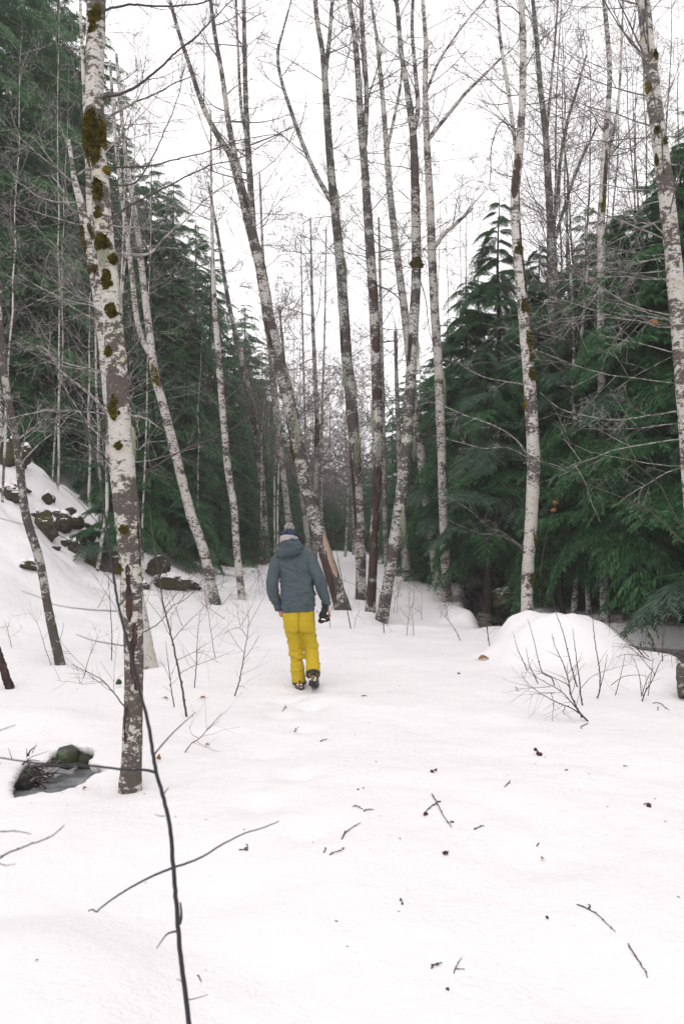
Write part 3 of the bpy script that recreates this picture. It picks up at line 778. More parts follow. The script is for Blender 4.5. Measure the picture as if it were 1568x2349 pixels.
def grow(mb, p, d, L, r, level, rs, spread=.75, up=.25, sides=5, wob=.18, dens=1.0, minr=.0022):
    """a branch with side twigs"""
    n = 8 if level else 5
    d = d / np.linalg.norm(d)
    pts = [p]; cur = p.copy(); dd = d.copy()
    for i in range(n - 1):
        dd = dd + rs.normal(size=3) * wob * .5 + np.array((0, 0, up * .14)); dd /= np.linalg.norm(dd)
        cur = cur + dd * L / (n - 1); pts.append(cur)
    pts = np.array(pts)
    tube(mb, pts, np.linspace(r, max(minr * .6, r * .28), n), sides)
    if level:
        m = max(2, int(rs.uniform(4, 7) * dens * (1 if level > 1 else .8)))
        for i in range(m):
            f = rs.uniform(.2, .97); k = min(n - 2, int(f * (n - 1))); q = pts[k] + (pts[k + 1] - pts[k]) * (f * (n - 1) - k)
            t = pts[k + 1] - pts[k]; t /= np.linalg.norm(t)
            s = rs.normal(size=3); s -= t * (s @ t); s /= np.linalg.norm(s)
            grow(mb, q, t * (1 - spread * .55) + s * spread, L * rs.uniform(.3, .6) * (1.1 - .5 * f), max(minr, r * .5 * (1.1 - .5 * f)), level - 1, rs, spread, up, max(3, sides - 1), wob, dens, minr)
    return pts

def trunk_path(pts, Y, n, rs, wob=.1, dy=0.0):
    """pixel points (top first) -> path from the foot upwards"""
    P = []
    for i, (px, py, w) in enumerate(reversed(pts)):
        q = at(px, py, Y)
        P.append((*q, w / FPX * Y / 2 * .91))
    P = np.array(P)
    h = P[:, 2] - P[0, 2]
    P[:, 1] += wob * np.sin(h * .7 + rs.uniform(0, 6)) * np.minimum(1, h / 2) + dy * h
    S = spline(P, n)
    return S[:, :3], np.maximum(S[:, 3], .004)

ALDERS = {}
def alder(key, d, idx):
    rs = np.random.RandomState(100 + idx)
    Y = d['Y']; n = d.get('n', 80); sides = d.get('sides', 14)
    P, R = trunk_path(d['pts'], Y, n, rs, .10)
    # the foot goes on below the snow; the crown goes on above the frame
    P = np.vstack((P[0] - (P[1] - P[0]) / np.linalg.norm(P[1] - P[0]) * .35, P)); R = np.concatenate(([R[0] * 1.15], R))
    R[1:4] *= np.array((1.06, 1.03, 1.01))[:len(R[1:4])]
    top = d['pts'][0][1]
    if top < 60:
        t = P[-1] - P[-4]; t /= np.linalg.norm(t); L = R[-1] * 70
        m = 14; ext = P[-1] + t * (np.arange(1, m + 1) / m * L)[:, None] + np.cumsum(rs.normal(size=(m, 3)) * .015, 0)
        P = np.vstack((P, ext)); R = np.concatenate((R, np.linspace(R[-1], .006, m + 1)[1:]))
    root = thing('leafless_tree', d['label'], 'tree', P[1])
    off = P[1]
    mat = M[d['mat']]
    mb = MB(); tube(mb, P, R, sides, (d.get('rough', .10), 5.0), idx)
    mb.build('trunk', mat, root, off=off)
    tr = Trunk(P, R); ALDERS[key] = (root, tr, off, rs)
    for st in d.get('stems', []):
        SP, SR = trunk_path(list(reversed(st)), Y, 40, rs, .05, rs.uniform(-.05, .12))
        k = np.argmin(((P - SP[0]) ** 2).sum(1)); SP[:, 1] += P[k, 1] - SP[0, 1]
        if st[-1][1] < 60:
            t = SP[-1] - SP[-4]; t /= np.linalg.norm(t)
            SP = np.vstack((SP, SP[-1] + t * (np.arange(1, 9) / 8 * SR[-1] * 60)[:, None])); SR = np.concatenate((SR, np.linspace(SR[-1], .005, 9)[1:]))
        mb = MB(); tube(mb, SP, SR, max(8, sides // 2), (.10, 6.0), idx + 50)
        mb.build('limb', mat, root, off=off)
        nb = max(3, int(np.linalg.norm(SP[-1] - SP[0]) * 1.5))
        for b in range(nb):
            f = rs.uniform(.15, .95); k = int(f * (len(SP) - 1)); a = rs.uniform(0, 6.28)
            dr = np.array((math.cos(a), math.sin(a) * .8, rs.uniform(.1, 1.0)))
            mb = MB(); grow(mb, SP[k], dr, rs.uniform(.5, 1.7), max(.005, SR[k] * .30), 2, rs, minr=Y * .00022)
            mb.build('branch', M['twig_mid'], root, off=off)
    return root

for i_, (k_, d_) in enumerate(TREES.items()):
    alder(k_, d_, i_)

def side_branches(key, n, t0, t1, L, mat, rr=(.006, .014), zdir=(-.05, .9), sector=None, level=2, seed=0, up=.25, name='branch', dens=1.0):
    root, tr, off, _ = ALDERS[key]; rs = np.random.RandomState(900 + seed)
    for b in range(int(n * 1.5)):
        t = rs.uniform(t0, t1); a = rs.uniform(0, 6.28) if sector is None else rs.uniform(*sector)
        d = np.array((math.cos(a), math.sin(a), rs.uniform(*zdir)))
        mb = MB(); k = tr.k(t)
        grow(mb, tr.P[k], d, rs.uniform(*L), min(rs.uniform(*rr), tr.R[k] * .5), level, rs, up=up, dens=dens, minr=tr.P[k][1] * .00024)
        mb.build(name, M[mat], root, off=off)

side_branches('behind_front', 12, .35, .98, (.8, 2.2), 'twig_pale', seed=1)
side_branches('left_thin', 7, .5, 1, (.5, 1.4), 'twig_pale', seed=2)
side_branches('left_slim', 12, .5, .98, (.8, 2.0), 'twig_mid', seed=3)
side_branches('slim_pale', 14, .35, 1, (.6, 1.8), 'twig_mid', seed=4)
side_branches('mossy_slim', 12, .3, 1, (.6, 1.8), 'twig_mid', seed=5)
side_branches('leaning', 16, .35, 1, (.7, 2.2), 'twig_mid', seed=6)
side_branches('twin_left', 20, .45, 1, (.7, 2.3), 'twig_mid', seed=7)
side_branches('barkless', 20, .45, 1, (.7, 2.3), 'twig_mid', seed=8)
side_branches('curved', 18, .45, 1, (.7, 2.3), 'twig_mid', seed=9)
side_branches('crossing', 18, .45, 1, (.7, 2.3), 'twig_mid', seed=10)
side_branches('pale_pair', 20, .45, 1, (.7, 2.4), 'twig_mid', seed=11)
side_branches('white', 10, .6, 1, (.6, 2.0), 'twig_mid', seed=12)
side_branches('right_limbed', 26, .45, 1, (.8, 2.6), 'twig_mid', seed=13)
side_branches('right_pink', 22, .5, 1, (.8, 2.6), 'twig_mid', seed=14)
side_branches('right_big', 12, .45, 1, (.8, 2.2), 'twig_mid', seed=15, sector=(2.4, 4.6))
side_branches('right_big', 14, .28, .66, (.8, 2.3), 'twig_pale', seed=16, sector=(2.5, 3.9), zdir=(-.3, .35), up=-.05, rr=(.004, .009))
for i_, k_ in enumerate(('bg_a', 'bg_b', 'bg_c', 'bg_d', 'bg_e', 'bg_f', 'bg_g', 'bg_h')):
    side_branches(k_, 16, .25, 1, (1.0, 2.8), 'twig_mid', rr=(.010, .02), seed=30 + i_)

def drawn_branch(key, pts, r0, r1, mat, dy=(0, 0), twigs=6, seed=0, tl=(.15, .5), name='branch', level=1):
    """a branch whose course the photograph shows: px points from the trunk outwards"""
    root, tr, off, _ = ALDERS[key]; rs = np.random.RandomState(seed + 400)
    k = np.argmin(((tr.P - at(pts[0][0], pts[0][1], tr.P[len(tr.P) // 2, 1])) ** 2)[:, 2])
    Y = tr.P[k, 1]
    P = np.array([at(a, b, Y + dy[0] + (dy[1] - dy[0]) * i / (len(pts) - 1)) for i, (a, b) in enumerate(pts)])
    P = np.vstack((tr.P[k] * .7 + P[0] * .3, P)) if np.linalg.norm(tr.P[k] - P[0]) < .4 else P
    S = spline(P, 8 * len(pts)); S[3:] += np.cumsum(rs.normal(size=(len(S) - 3, 3)) * .002, 0)
    mb = MB(); tube(mb, S, np.linspace(r0, r1, len(S)), 7, (.12, 30.), seed)
    for i in range(twigs):
        q = int(rs.uniform(.25, .98) * (len(S) - 2)); t = S[q + 1] - S[q]; t /= np.linalg.norm(t)
        s = rs.normal(size=3); s[1] *= .6; s -= t * (s @ t); s /= np.linalg.norm(s)
        grow(mb, S[q], t * .8 + s * .7, rs.uniform(*tl), max(r1 * .8, r0 * .3), level, rs, minr=Y * .0002)
    mb.build(name, M[mat], root, off=off)

D = drawn_branch
D('front', [(236, 26), (290, 12), (330, 14), (400, 15), (470, 10), (560, -30)], .010, .004, 'twig_dark', (0, .4), 5, 1)
D('front', [(240, 222), (275, 214), (320, 192), (370, 150), (430, 98), (480, 50), (535, -5)], .012, .004, 'twig_dark', (0, .8), 12, 2)
D('front', [(242, 270), (290, 240), (340, 215), (400, 185), (452, 160)], .010, .0035, 'twig_mid', (0, .6), 9, 3)
D('front', [(245, 385), (350, 378), (400, 365), (470, 350), (555, 320), (650, 308)], .007, .003, 'twig_dark', (0, .9), 10, 4)
D('front', [(262, 497), (300, 470), (400, 420), (480, 380), (545, 365), (640, 312)], .008, .003, 'twig_dark', (0, .9), 12, 5)
D('front', [(282, 583), (335, 582), (370, 552), (420, 505), (470, 455), (532, 418)], .011, .0035, 'twig_pale', (0, .7), 10, 6)
D('front', [(310, 420), (345, 370), (375, 300), (392, 262), (410, 200), (415, 160)], .006, .003, 'twig_dark', (.2, .5), 8, 7)
D('front', [(226, 516), (195, 495), (165, 478), (142, 432), (120, 400)], .009, .0035, 'twig_pale', (0, -.3), 5, 8)
D('front', [(318, 955), (345, 960), (378, 978)], .009, .004, 'twig_pale', (0, .2), 1, 9)
D('front', [(322, 1092), (400, 1042), (500, 1002), (570, 958), (605, 905), (625, 862)], .0055, .0022, 'twig_dark', (0, .3), 8, 10)
D('front', [(320, 1085), (370, 1062), (450, 1020), (500, 1012)], .004, .002, 'twig_dark', (0, .2), 4, 11)
D('front', [(320, 1030), (345, 1012), (400, 1010)], .004, .002, 'twig_pale', (0, .2), 2, 12)
D('front', [(282, 1090), (230, 1040), (170, 990), (80, 960), (-10, 925)], .004, .002, 'twig_dark', (0, -.5), 5, 13)
D('front', [(330, 1450), (370, 1428), (400, 1395), (440, 1370), (470, 1335)], .004, .0018, 'twig_dark', (0, .2), 5, 14)
D('front', [(288, 1622), (262, 1594), (225, 1555), (170, 1520)], .005, .002, 'twig_olive', (0, -.2), 5, 15)
D('behind_front', [(250, 952), (225, 920), (190, 888), (160, 868), (135, 845), (100, 800), (78, 792)], .022, .011, 'twig_pale', (0, -.4), 4, 16)
D('behind_front', [(248, 950), (190, 943), (130, 940), (70, 948), (10, 965), (-40, 985)], .012, .006, 'twig_pale', (0, -.6), 12, 17, (.3, .8))
D('white', [(1204, 882), (1160, 875), (1120, 868), (1075, 850), (1035, 820)], .012, .004, 'twig_pale', (0, -.5), 7, 21)
D('white', [(1212, 1048), (1180, 1005), (1130, 975), (1060, 950), (1000, 925), (950, 910)], .016, .004, 'twig_pale', (0, -.9), 12, 22)
D('white', [(1210, 1050), (1160, 1028), (1110, 1030), (1060, 1018), (1000, 1002)], .010, .004, 'twig_pale', (0, -.5), 8, 23)
D('white', [(1206, 1262), (1160, 1225), (1120, 1205), (1080, 1170), (1030, 1140)], .013, .004, 'twig_mid', (0, -.6), 10, 24)
D('white', [(1206, 1265), (1150, 1230), (1090, 1220), (1020, 1190)], .010, .004, 'twig_mid', (0, -.5), 8, 25)
D('white', [(1190, 340), (1172, 300), (1150, 280), (1130, 330), (1126, 400), (1122, 425)], .012, .007, 'twig_dark', (0, -.2), 14, 26, (.05, .15))
D('white', [(1205, 240), (1240, 235), (1290, 215), (1350, 190)], .010, .004, 'twig_dark', (0, -.3), 9, 27)
D('white', [(1172, 290), (1110, 250), (1060, 235)], .008, .004, 'twig_mid', (0, .3), 7, 28)
D('right_big', [(1566, 942), (1510, 950), (1460, 958), (1400, 962), (1340, 952), (1290, 938), (1240, 900)], .009, .003, 'twig_pale', (0, -.2), 9, 31)
D('right_big', [(1545, 745), (1490, 735), (1440, 720), (1400, 690), (1340, 650)], .008, .003, 'twig_mid', (0, -.3), 12, 32)
D('right_big', [(1535, 640), (1480, 640), (1420, 636), (1350, 640), (1270, 645)], .007, .003, 'twig_pale', (0, -.2), 12, 33)
D('right_big', [(1528, 545), (1500, 520), (1460, 510), (1430, 480)], .010, .004, 'twig_pale', (0, -.3), 9, 34)
D('right_big', [(1568, 1245), (1500, 1180), (1460, 1155), (1370, 1120), (1300, 1090)], .009, .003, 'twig_olive', (0, -.3), 10, 35)
D('right_big', [(1560, 1205), (1510, 1110), (1440, 1050), (1380, 1000)], .007, .003, 'twig_olive', (0, -.3), 8, 36)
D('right_big', [(1500, 300), (1440, 340), (1380, 320), (1320, 330)], .007, .003, 'twig_dark', (0, -.3), 9, 37)
D('curved', [(955, 620), (975, 680), (985, 760), (1000, 800)], .014, .006, 'twig_dark', (0, -.2), 4, 38)
D('barkless', [(866, 655), (900, 672), (920, 690)], .022, .012, 'twig_mid', (0, .2), 2, 39)

# ---- bare wood, moss, lichen on the traced trunks
def strip(key, t0, t1, a0, a1, mat, name, seed, f=1.035, rag=.25, label=None):
    """a ragged piece of stripped wood or bark that stands a little proud of the trunk"""
    root, tr, off, _ = ALDERS[key]; n, m = 40, 9
    rs = np.random.RandomState(seed); V = []
    for i in range(n):
        u = i / (n - 1); t = t0 + (t1 - t0) * u; k = t * (len(tr.P) - 1); k0 = int(min(k, len(tr.P) - 2)); g = k - k0
        P = tr.P[k0] * (1 - g) + tr.P[k0 + 1] * g; R = tr.R[k0] * (1 - g) + tr.R[k0 + 1] * g
        U, W = tr.U[k0], tr.V[k0]
        ta = min(1, 5 * u, 5 * (1 - u)) ** .6
        lo = a0 + (a1 - a0) * .5 * (1 - ta) + rag * (noise2(np.array(u * 9.), np.array(seed * 1.), 1)) * .5 * (a1 - a0) * .6
        hi = a1 - (a1 - a0) * .5 * (1 - ta) + rag * (noise2(np.array(u * 9.), np.array(seed * 1. + 5), 2)) * .5 * (a1 - a0) * .6
        for j in range(m):
            a = lo + (hi - lo) * j / (m - 1)
            ff = f + .07 if 0 < j < m - 1 else .9
            if i in (0, n - 1): ff = .9
            V.append(P + (U * math.cos(a) + W * math.sin(a)) * R * (ff + .015 * math.sin(j * 2.1 + i * .7)))
    i = np.arange(n - 1)[:, None] * m; j = np.arange(m - 1)[None]
    mb = MB(); mb.add(V, np.stack((i + j, i + j + 1, i + m + j + 1, i + m + j), -1).reshape(-1, 4))
    o = mb.build(name, M[mat], root, off=off)
    if label: o['label'] = label

F_ = -math.pi / 2                                   # the side of a trunk that faces the path
def tpy(key, py):
    """height on a trunk for a row of the photograph"""
    tr = ALDERS[key][1]; z = at(784, py, tr.P[len(tr.P) // 2, 1])[2]
    return float(np.argmin(abs(tr.P[:, 2] - z))) / (len(tr.P) - 1)
def S_(key, py0, py1, a0, a1, mat, name, seed, **k):
    strip(key, tpy(key, py1), tpy(key, py0), F_ + a0, F_ + a1, mat, name, seed, **k)
S_('front', 1288, 1350, -.25, .3, 'bare_wood', 'bark_scar', 1, f=.96)
S_('front', 1340, 1430, -.45, .35, 'bare_wood', 'bark_scar', 2, f=.96)
S_('front', 1425, 1480, .1, .75, 'bare_wood', 'bark_scar', 3, f=.96)
S_('front', 1455, 1560, -.2, .45, 'bare_wood', 'bark_scar', 4, f=.96)
S_('front', 1545, 1590, .2, .9, 'bare_wood', 'bark_scar', 5, f=.96)
S_('front', 1615, 1705, -.75, -.2, 'bare_wood', 'bark_scar', 6, f=.98)
S_('front', 1640, 1690, -.5, -.12, 'bark_grey', 'bark_flap', 7, f=1.04)
S_('front', 1180, 1330, 1.1, 1.5, 'bare_wood', 'bark_scar', 8, f=.96)
S_('leaning', 1225, 1330, .1, 1.1, 'split_wood', 'split_wood', 11, f=1.0, label='pale freshly split wood strip')
S_('leaning', 1250, 1385, -1.3, .15, 'bare_wood', 'bare_wood', 12, f=.97)
S_('leaning', 735, 800, -.9, -.1, 'bare_wood', 'bark_scar', 13, f=.97)
S_('leaning', 440, 490, -.2, .7, 'bare_wood', 'bark_scar', 14, f=.97)
S_('barkless', 1060, 1180, -1.5, 1.2, 'bare_wood', 'bare_wood', 21, f=.97, rag=.15)
S_('barkless', 1170, 1225, -.9, 1.5, 'bare_wood', 'bare_wood', 22, f=.97, rag=.15)
S_('barkless', 1212, 1400, -1.6, 1.6, 'bare_wood', 'bare_wood', 23, f=.97, rag=.15)
S_('barkless', 645, 705, -1.0, 1.3, 'bare_wood', 'bare_wood', 24, f=.97, rag=.1)
S_('barkless', 778, 815, -.9, 1.2, 'bare_wood', 'bare_wood', 25, f=.97, rag=.1)
S_('barkless', 890, 914, -1.4, 1.4, 'bare_wood', 'bare_wood', 26, f=.97, rag=.05)
S_('twin_left', 1030, 1240, -1.5, -.5, 'bare_wood', 'bark_scar', 31, f=.97)
S_('twin_left', 760, 810, -1.4, -.5, 'bare_wood', 'bark_scar', 32, f=.97)
S_('curved', 770, 840, -1.2, -.1, 'bare_wood', 'bark_scar', 33, f=.97)
S_('white', 350, 460, -1.3, .6, 'bare_wood', 'bark_scar', 34, f=.97)
S_('white', 440, 780, .3, 1.3, 'bare_wood', 'bark_scar', 35, f=.96)
S_('right_pink', 340, 480, -.5, .9, 'bare_wood', 'bark_scar', 36, f=.97)

def moss_clump(key, py0, py1, a0, a1, n, mat='moss', seed=0, size=.022):
    root, tr, off, _ = ALDERS[key]; rs = np.random.RandomState(seed + 700); mb = MB()
    g_ = (py1 - py0) * .04; t0, t1 = tpy(key, py1 + g_), tpy(key, py0 - g_); a0, a1 = a0 - .04 * (a1 - a0), a1 + .04 * (a1 - a0)
    for i in range(int(n * 1.35)):
        u, v = rs.uniform(-1, 1, 2)
        if u * u + v * v > .62 + .75 * float(noise2(np.array(u * 2.3 + seed * 3.1), np.array(v * 2.3), seed)) - .25 * rs.rand(): continue
        t = (t0 + t1) / 2 + (t1 - t0) / 2 * v; a = F_ + (a0 + a1) / 2 + (a1 - a0) / 2 * u
        k = tr.k(t); o = tr.U[k] * math.cos(a) + tr.V[k] * math.sin(a)
        kk = t * (len(tr.P) - 1); k0 = int(min(kk, len(tr.P) - 2)); c = tr.P[k0] + (tr.P[k0 + 1] - tr.P[k0]) * (kk - k0)
        p = c + o * tr.R[k] * 1.0
        L = size * rs.uniform(.5, 1.5) * (1.3 - .7 * (u * u + v * v))
        d = o + rs.normal(size=3) * .6 + np.array((0, 0, -.3)); d /= np.linalg.norm(d)
        s1 = np.cross(d, rs.normal(size=3)); s1 /= np.linalg.norm(s1); s2 = np.cross(d, s1); w = L * .42
        mb.add([p + s1 * w, p - s1 * w * .5 + s2 * w * .87, p - s1 * w * .5 - s2 * w * .87, p + d * L], None, [(0, 1, 3), (1, 2, 3), (2, 0, 3)])
    mb.build('moss_clump', M[mat], root, off=off, smooth=False, kind='stuff')
mc = moss_clump
mc('front', -20, 60, -1.1, 1.2, 900, seed=1); mc('front', 246, 372, -1.5, .9, 3200, seed=2, size=.028); mc('front', 250, 330, .3, 1.7, 900, seed=3)
mc('front', 405, 455, -.8, .4, 1000, seed=4); mc('front', 470, 500, -.7, .2, 300, seed=5); mc('front', 540, 580, -1.1, .9, 1300, seed=6)
mc('front', 582, 608, .4, 1.5, 500, seed=7); mc('front', 628, 672, -.7, .5, 1100, seed=8); mc('front', 702, 738, -.5, .8, 900, seed=9)
mc('front', 905, 970, -.7, .3, 700, seed=10); mc('front', 1018, 1036, -.3, .3, 120, seed=11); mc('front', 1203, 1228, -.5, .25, 260, seed=12)
mc('front', 1290, 1315, -1.3, -.6, 260, seed=13); mc('front', 375, 400, .7, 1.5, 250, 'moss_gold', 14); mc('front', 250, 345, 1.0, 1.6, 300, 'moss_gold', 15)
mc('front', 270, 370, -1.75, -1.3, 300, 'moss_gold', 16); mc('front', 800, 830, -.9, 0, 150, seed=17)
mc('behind_front', 505, 580, -1.4, -.3, 500, seed=21, size=.03); mc('behind_front', 505, 560, .5, 1.5, 400, seed=22, size=.03); mc('behind_front', 598, 625, -1.3, 1.2, 350, seed=23, size=.025)
mc('left_slim', 838, 900, -.9, 1.0, 500, 'moss_gold', 24, .045)
mc('mossy_slim', 905, 1010, -1.3, 1.0, 600, seed=25, size=.05); mc('bg_b', 960, 1050, -1.3, 1.2, 300, seed=26, size=.07)
mc('curved', 588, 618, -1.5, 1.5, 500, seed=27, size=.06); mc('leaning', 1000, 1060, -1.6, -.6, 300, seed=28, size=.045)
mc('white', 560, 590, -1.0, 1.3, 300, seed=29, size=.03); mc('white', 690, 730, -.7, .9, 450, seed=30, size=.03); mc('white', 770, 830, -.4, 1.5, 900, seed=31, size=.034)
mc('white', 845, 885, -.6, 1.1, 500, seed=32, size=.03); mc('white', 920, 945, -1.5, -.8, 250, 'moss_gold', 33, .03); mc('white', 1225, 1255, .2, 1.3, 260, seed=34, size=.03); mc('white', 1312, 1340, 0, 1.2, 300, seed=35, size=.03)
mc('right_pink', 440, 500, -.6, 1.0, 500, 'moss_gold', 36, .03)
mc('right_big', 100, 140, .3, 1.4, 400, seed=37); mc('right_big', 180, 215, -1.4, -.5, 400, 'moss_gold', 38); mc('right_big', 295, 315, -.9, -.2, 250, seed=39); mc('right_big', 320, 345, -.3, .8, 300, seed=40); mc('right_big', 350, 380, -1.4, -.8, 250, seed=41)

def lichen(key, py, a, n, L, seed):
    root, tr, off, _ = ALDERS[key]; rs = np.random.RandomState(seed + 800); mb = MB()
    for i in range(n):
        p = tr.point(tpy(key, py + rs.uniform(-8, 8)), F_ + a + rs.normal() * .12, 1.12)
        l = L * rs.uniform(.4, 1); q = [p]
        for s in range(5): q.append(q[-1] + np.array((rs.normal() * .15, rs.normal() * .1, -1)) * l / 5)
        tube(mb, q, np.linspace(.0022, .0008, 6) * tr.P[0, 1] / 5.7, 3)
    mb.build('hanging_lichen', M['hanging_lichen'], root, off=off, kind='stuff')
lichen('front', 284, -.3, 60, .20, 1); lichen('front', 565, -.2, 40, .2, 2); lichen('front', 562, .35, 40, .25, 3); lichen('front', 670, 1.35, 40, .2, 4); lichen('front', 990, 1.5, 50, .25, 5)
for i_, (k_, py_, a_) in enumerate([('twin_left', 440, 1.2), ('twin_left', 600, 1.3), ('twin_left', 850, -.6), ('twin_left', 880, 1.3), ('twin_left', 1000, .4), ('barkless', 930, -1.4), ('barkless', 1000, .2), ('curved', 780, .9), ('curved', 1170, .6), ('leaning', 860, 1.2), ('leaning', 960, .6), ('crossing', 1000, -.8), ('leaning', 300, 1.), ('pale_pair', 860, 1.2)]):
    lichen(k_, py_, a_, 26, .75, 20 + i_)

# ---- small leafless trees and thickets behind: each one a tree of its own
def bare_tree(px, Y, top, r, label, group, seed, mat='bark_far', tmat='twig_mid', level=2, nb=16, L=(.9, 2.4), lean=0., t0=.25):
    rs = np.random.RandomState(seed + 2000)
    b = at(px, 1242, Y); b[2] = float(gz(b[0], b[1])) - .1
    h = at(px, top, Y)[2] - b[2]
    m = 16; u = np.linspace(0, 1, m)
    P = np.stack((b[0] + lean * h * u + np.cumsum(rs.normal(size=m)) * .03, b[1] + np.cumsum(rs.normal(size=m)) * .05, b[2] + h * u), -1)
    R = r * (1 - .95 * u)
    root = thing('bare_tree', label, 'tree', b, group)
    mb = MB(); tube(mb, P, R, 8, (.1, 3.), seed); mb.build('trunk', M[mat], root, off=b)
    mb = MB()
    for i in range(nb):
        f = rs.uniform(t0, .98); k = int(f * (m - 1)); a = rs.uniform(0, 6.28)
        grow(mb, P[k], np.array((math.cos(a), math.sin(a), rs.uniform(.1, 1.1))), rs.uniform(*L) * (1.15 - .5 * f), max(.006, R[k] * .4), level, rs, sides=4, minr=Y * .00019)
    mb.build('branches', M[tmat], root, off=b, kind='stuff')
rs = np.random.RandomState(5)
def bare_group(n, xr, yr, tr_, rr, noun, group, s0, leanr=0, **k):
    rows = [(rs.uniform(*xr), rs.uniform(*yr), rs.uniform(*tr_), rs.uniform(*rr), rs.uniform(-leanr, leanr)) for _ in range(n)]
    for i, (row, lab) in enumerate(zip(rows, ranked([(r[0], r[2]) for r in rows], noun))):
        bare_tree(row[0], row[1], row[2], row[3], lab, group, s0 + i, lean=row[4], **k)
bare_group(18, (600, 935), (34, 62), (560, 1050), (.035, .085), 'thin hazy bare trees', 'thin bare trees beyond the clearing', 0, L=(1.0, 2.8), nb=22, t0=.12)
bare_group(9, (-30, 330), (14, 20), (-80, 500), (.02, .042), 'pale thin bare trees', 'pale thin bare trees on the left slope', 100, .06, mat='bark_pale', tmat="twig_pale", nb=22, L=(.9, 2.3), t0=.2)
bare_group(4, (400, 640), (24, 30), (450, 800), (.025, .045), 'thin pale bare trees', 'thin bare trees left of the man', 200, 0, mat='bark_pale', tmat="twig_mid", nb=16)
bare_group(14, (1210, 1600), (15.5, 24), (-150, 300), (.05, .09), 'tall mottled bare trees', 'tall bare trees on the right', 300, .05, mat='bark_mottled', tmat="twig_mid", nb=30, L=(1.2, 3.), t0=.4)
bare_group(7, (1000, 1200), (22, 32), (250, 700), (.03, .06), 'thin grey bare trees', 'thin bare trees right of the clearing', 400, 0, mat='bark_far', tmat="twig_mid", nb=16)
bare_group(16, (630, 870), (46, 64), (800, 1010), (.03, .06), 'low bushy grey trees', 'bushy bare trees in the thicket beyond the clearing', 500, .05, mat='bark_far', tmat='twig_mid', nb=46, L=(1.2, 3.2), t0=.05)
# ------------------------------------------------------------------ conifers
def bough_mesh(L, seed, step=.07, sub=.036, droop=.5, wide=.42, w=.013, fan=.5):
    """one feathery conifer bough: stem, side sprays, each spray with its own small drooping leaflets"""
    rs = np.random.RandomState(seed + 3000); mb = MB()
    n = 14; s = np.linspace(0, 1, n)
    b1, b2, b3 = rs.uniform(-.15, .15), droop * rs.uniform(.8, 1.2), rs.uniform(.05, .2)
    P = np.stack((L * s * (1 - .12 * droop * s), L * b1 * s * s, L * (b3 * s - b2 * s ** 2.2)), -1)
    tube(mb, P, np.linspace(.006 + .005 * L, .002, n), 4)
    T = np.gradient(P, axis=0); T /= np.linalg.norm(T, axis=1)[:, None]
    BV, BQ = [], []
    m = int(L / step)
    for i in range(m):
        f = .10 + .9 * (i + rs.uniform(-.3, .3)) / m; f = min(max(f, .06), .995)
        k = min(n - 2, int(f * (n - 1))); g = f * (n - 1) - k; p = P[k] * (1 - g) + P[k + 1] * g; t = T[k]
        for sd in (-1, 1):
            if rs.rand() < .06: continue
            l = L * wide * (math.sin(min(1, (f + .08) * 2.0) * math.pi / 2)) * (1.02 - f) ** .75 * rs.uniform(.65, 1.15) + .05
            side = np.array((-t[1], t[0], 0)) * sd; side /= np.linalg.norm(side) + 1e-9
            d = t * fan * rs.uniform(.8, 1.2) + side * .85 + np.array((0, 0, rs.uniform(-.05, .18))); d /= np.linalg.norm(d)
            q = max(3, int(l / sub)); u = (np.arange(q) + .7) / q
            hang = droop * rs.uniform(.5, 1.3)
            ax = p + d * (l * u)[:, None] + np.array((0, 0, -1.0)) * (l * hang * .8 * u ** 2)[:, None]
            ta = d + np.array((0, 0, -1.0)) * (hang * 1.6 * u)[:, None]; ta /= np.linalg.norm(ta, axis=1)[:, None]
            st = np.vstack((p, ax[::max(1, q // 3)], ax[-1]))
            for side2 in (-1, 1):
                pl = np.cross(ta, np.array((0, 0, 1.0)) + rs.normal(size=3) * .15); pl /= np.linalg.norm(pl, axis=1)[:, None] + 1e-9
                ll = (.055 + .30 * l * np.sin(np.minimum(1, u * 1.3 + .15) * math.pi * .86)) * rs.uniform(.75, 1.2, q)
                e = ta * .62 + pl * side2 * .72 + np.stack((rs.normal(size=q) * .10, rs.normal(size=q) * .10, rs.uniform(-.45, .02, q)), -1)
                e /= np.linalg.norm(e, axis=1)[:, None]
                tip = ax + e * ll[:, None] + np.array((0, 0, -.25)) * (ll * hang)[:, None]
                mid = ax + e * (ll * .45)[:, None]
                wd = np.cross(e, np.array((0, 0, 1.)) + rs.normal(size=(q, 3)) * .4); wd /= np.linalg.norm(wd, axis=1)[:, None] + 1e-9
                ww = (w * rs.uniform(.7, 1.3, q) * (.7 + ll * 3))[:, None]
                vv = np.stack((ax, mid + wd * ww, tip, mid - wd * ww), 1)
                BV.append(vv.reshape(-1, 3))
            ev = np.vstack((p, ax[-1])); zz = np.array((0, 0, .004))
            BV.append(np.array([p + zz, ax[q // 2] + zz * .5 + side * .001, ax[-1], ax[q // 2] - zz]))
    BV = np.concatenate(BV)
    mb.add(BV, np.arange(len(BV)).reshape(-1, 4))
    return mb

BOUGH = [bough_mesh(2.3, k, droop=(.4, .55, .7, .9, .5, .65, .8, .45)[k], wide=(.40, .46, .42, .36, .5, .4, .45, .38)[k]).mesh('bough', M['needles'], smooth=False) for k in range(8)]
BOUGH_G = []
for me in BOUGH[:4]:
    g = me.copy(); g.materials.clear(); g.materials.append(M['needles_grey']); BOUGH_G.append(g)

def bough_matrix(az, tilt, s, p, roll=0):
    return Matrix.Translation(p) @ Matrix.Rotation(az, 4, 'Z') @ Matrix.Rotation(-tilt, 4, 'Y') @ Matrix.Rotation(roll, 4, 'X') @ Matrix.Scale(s, 4)

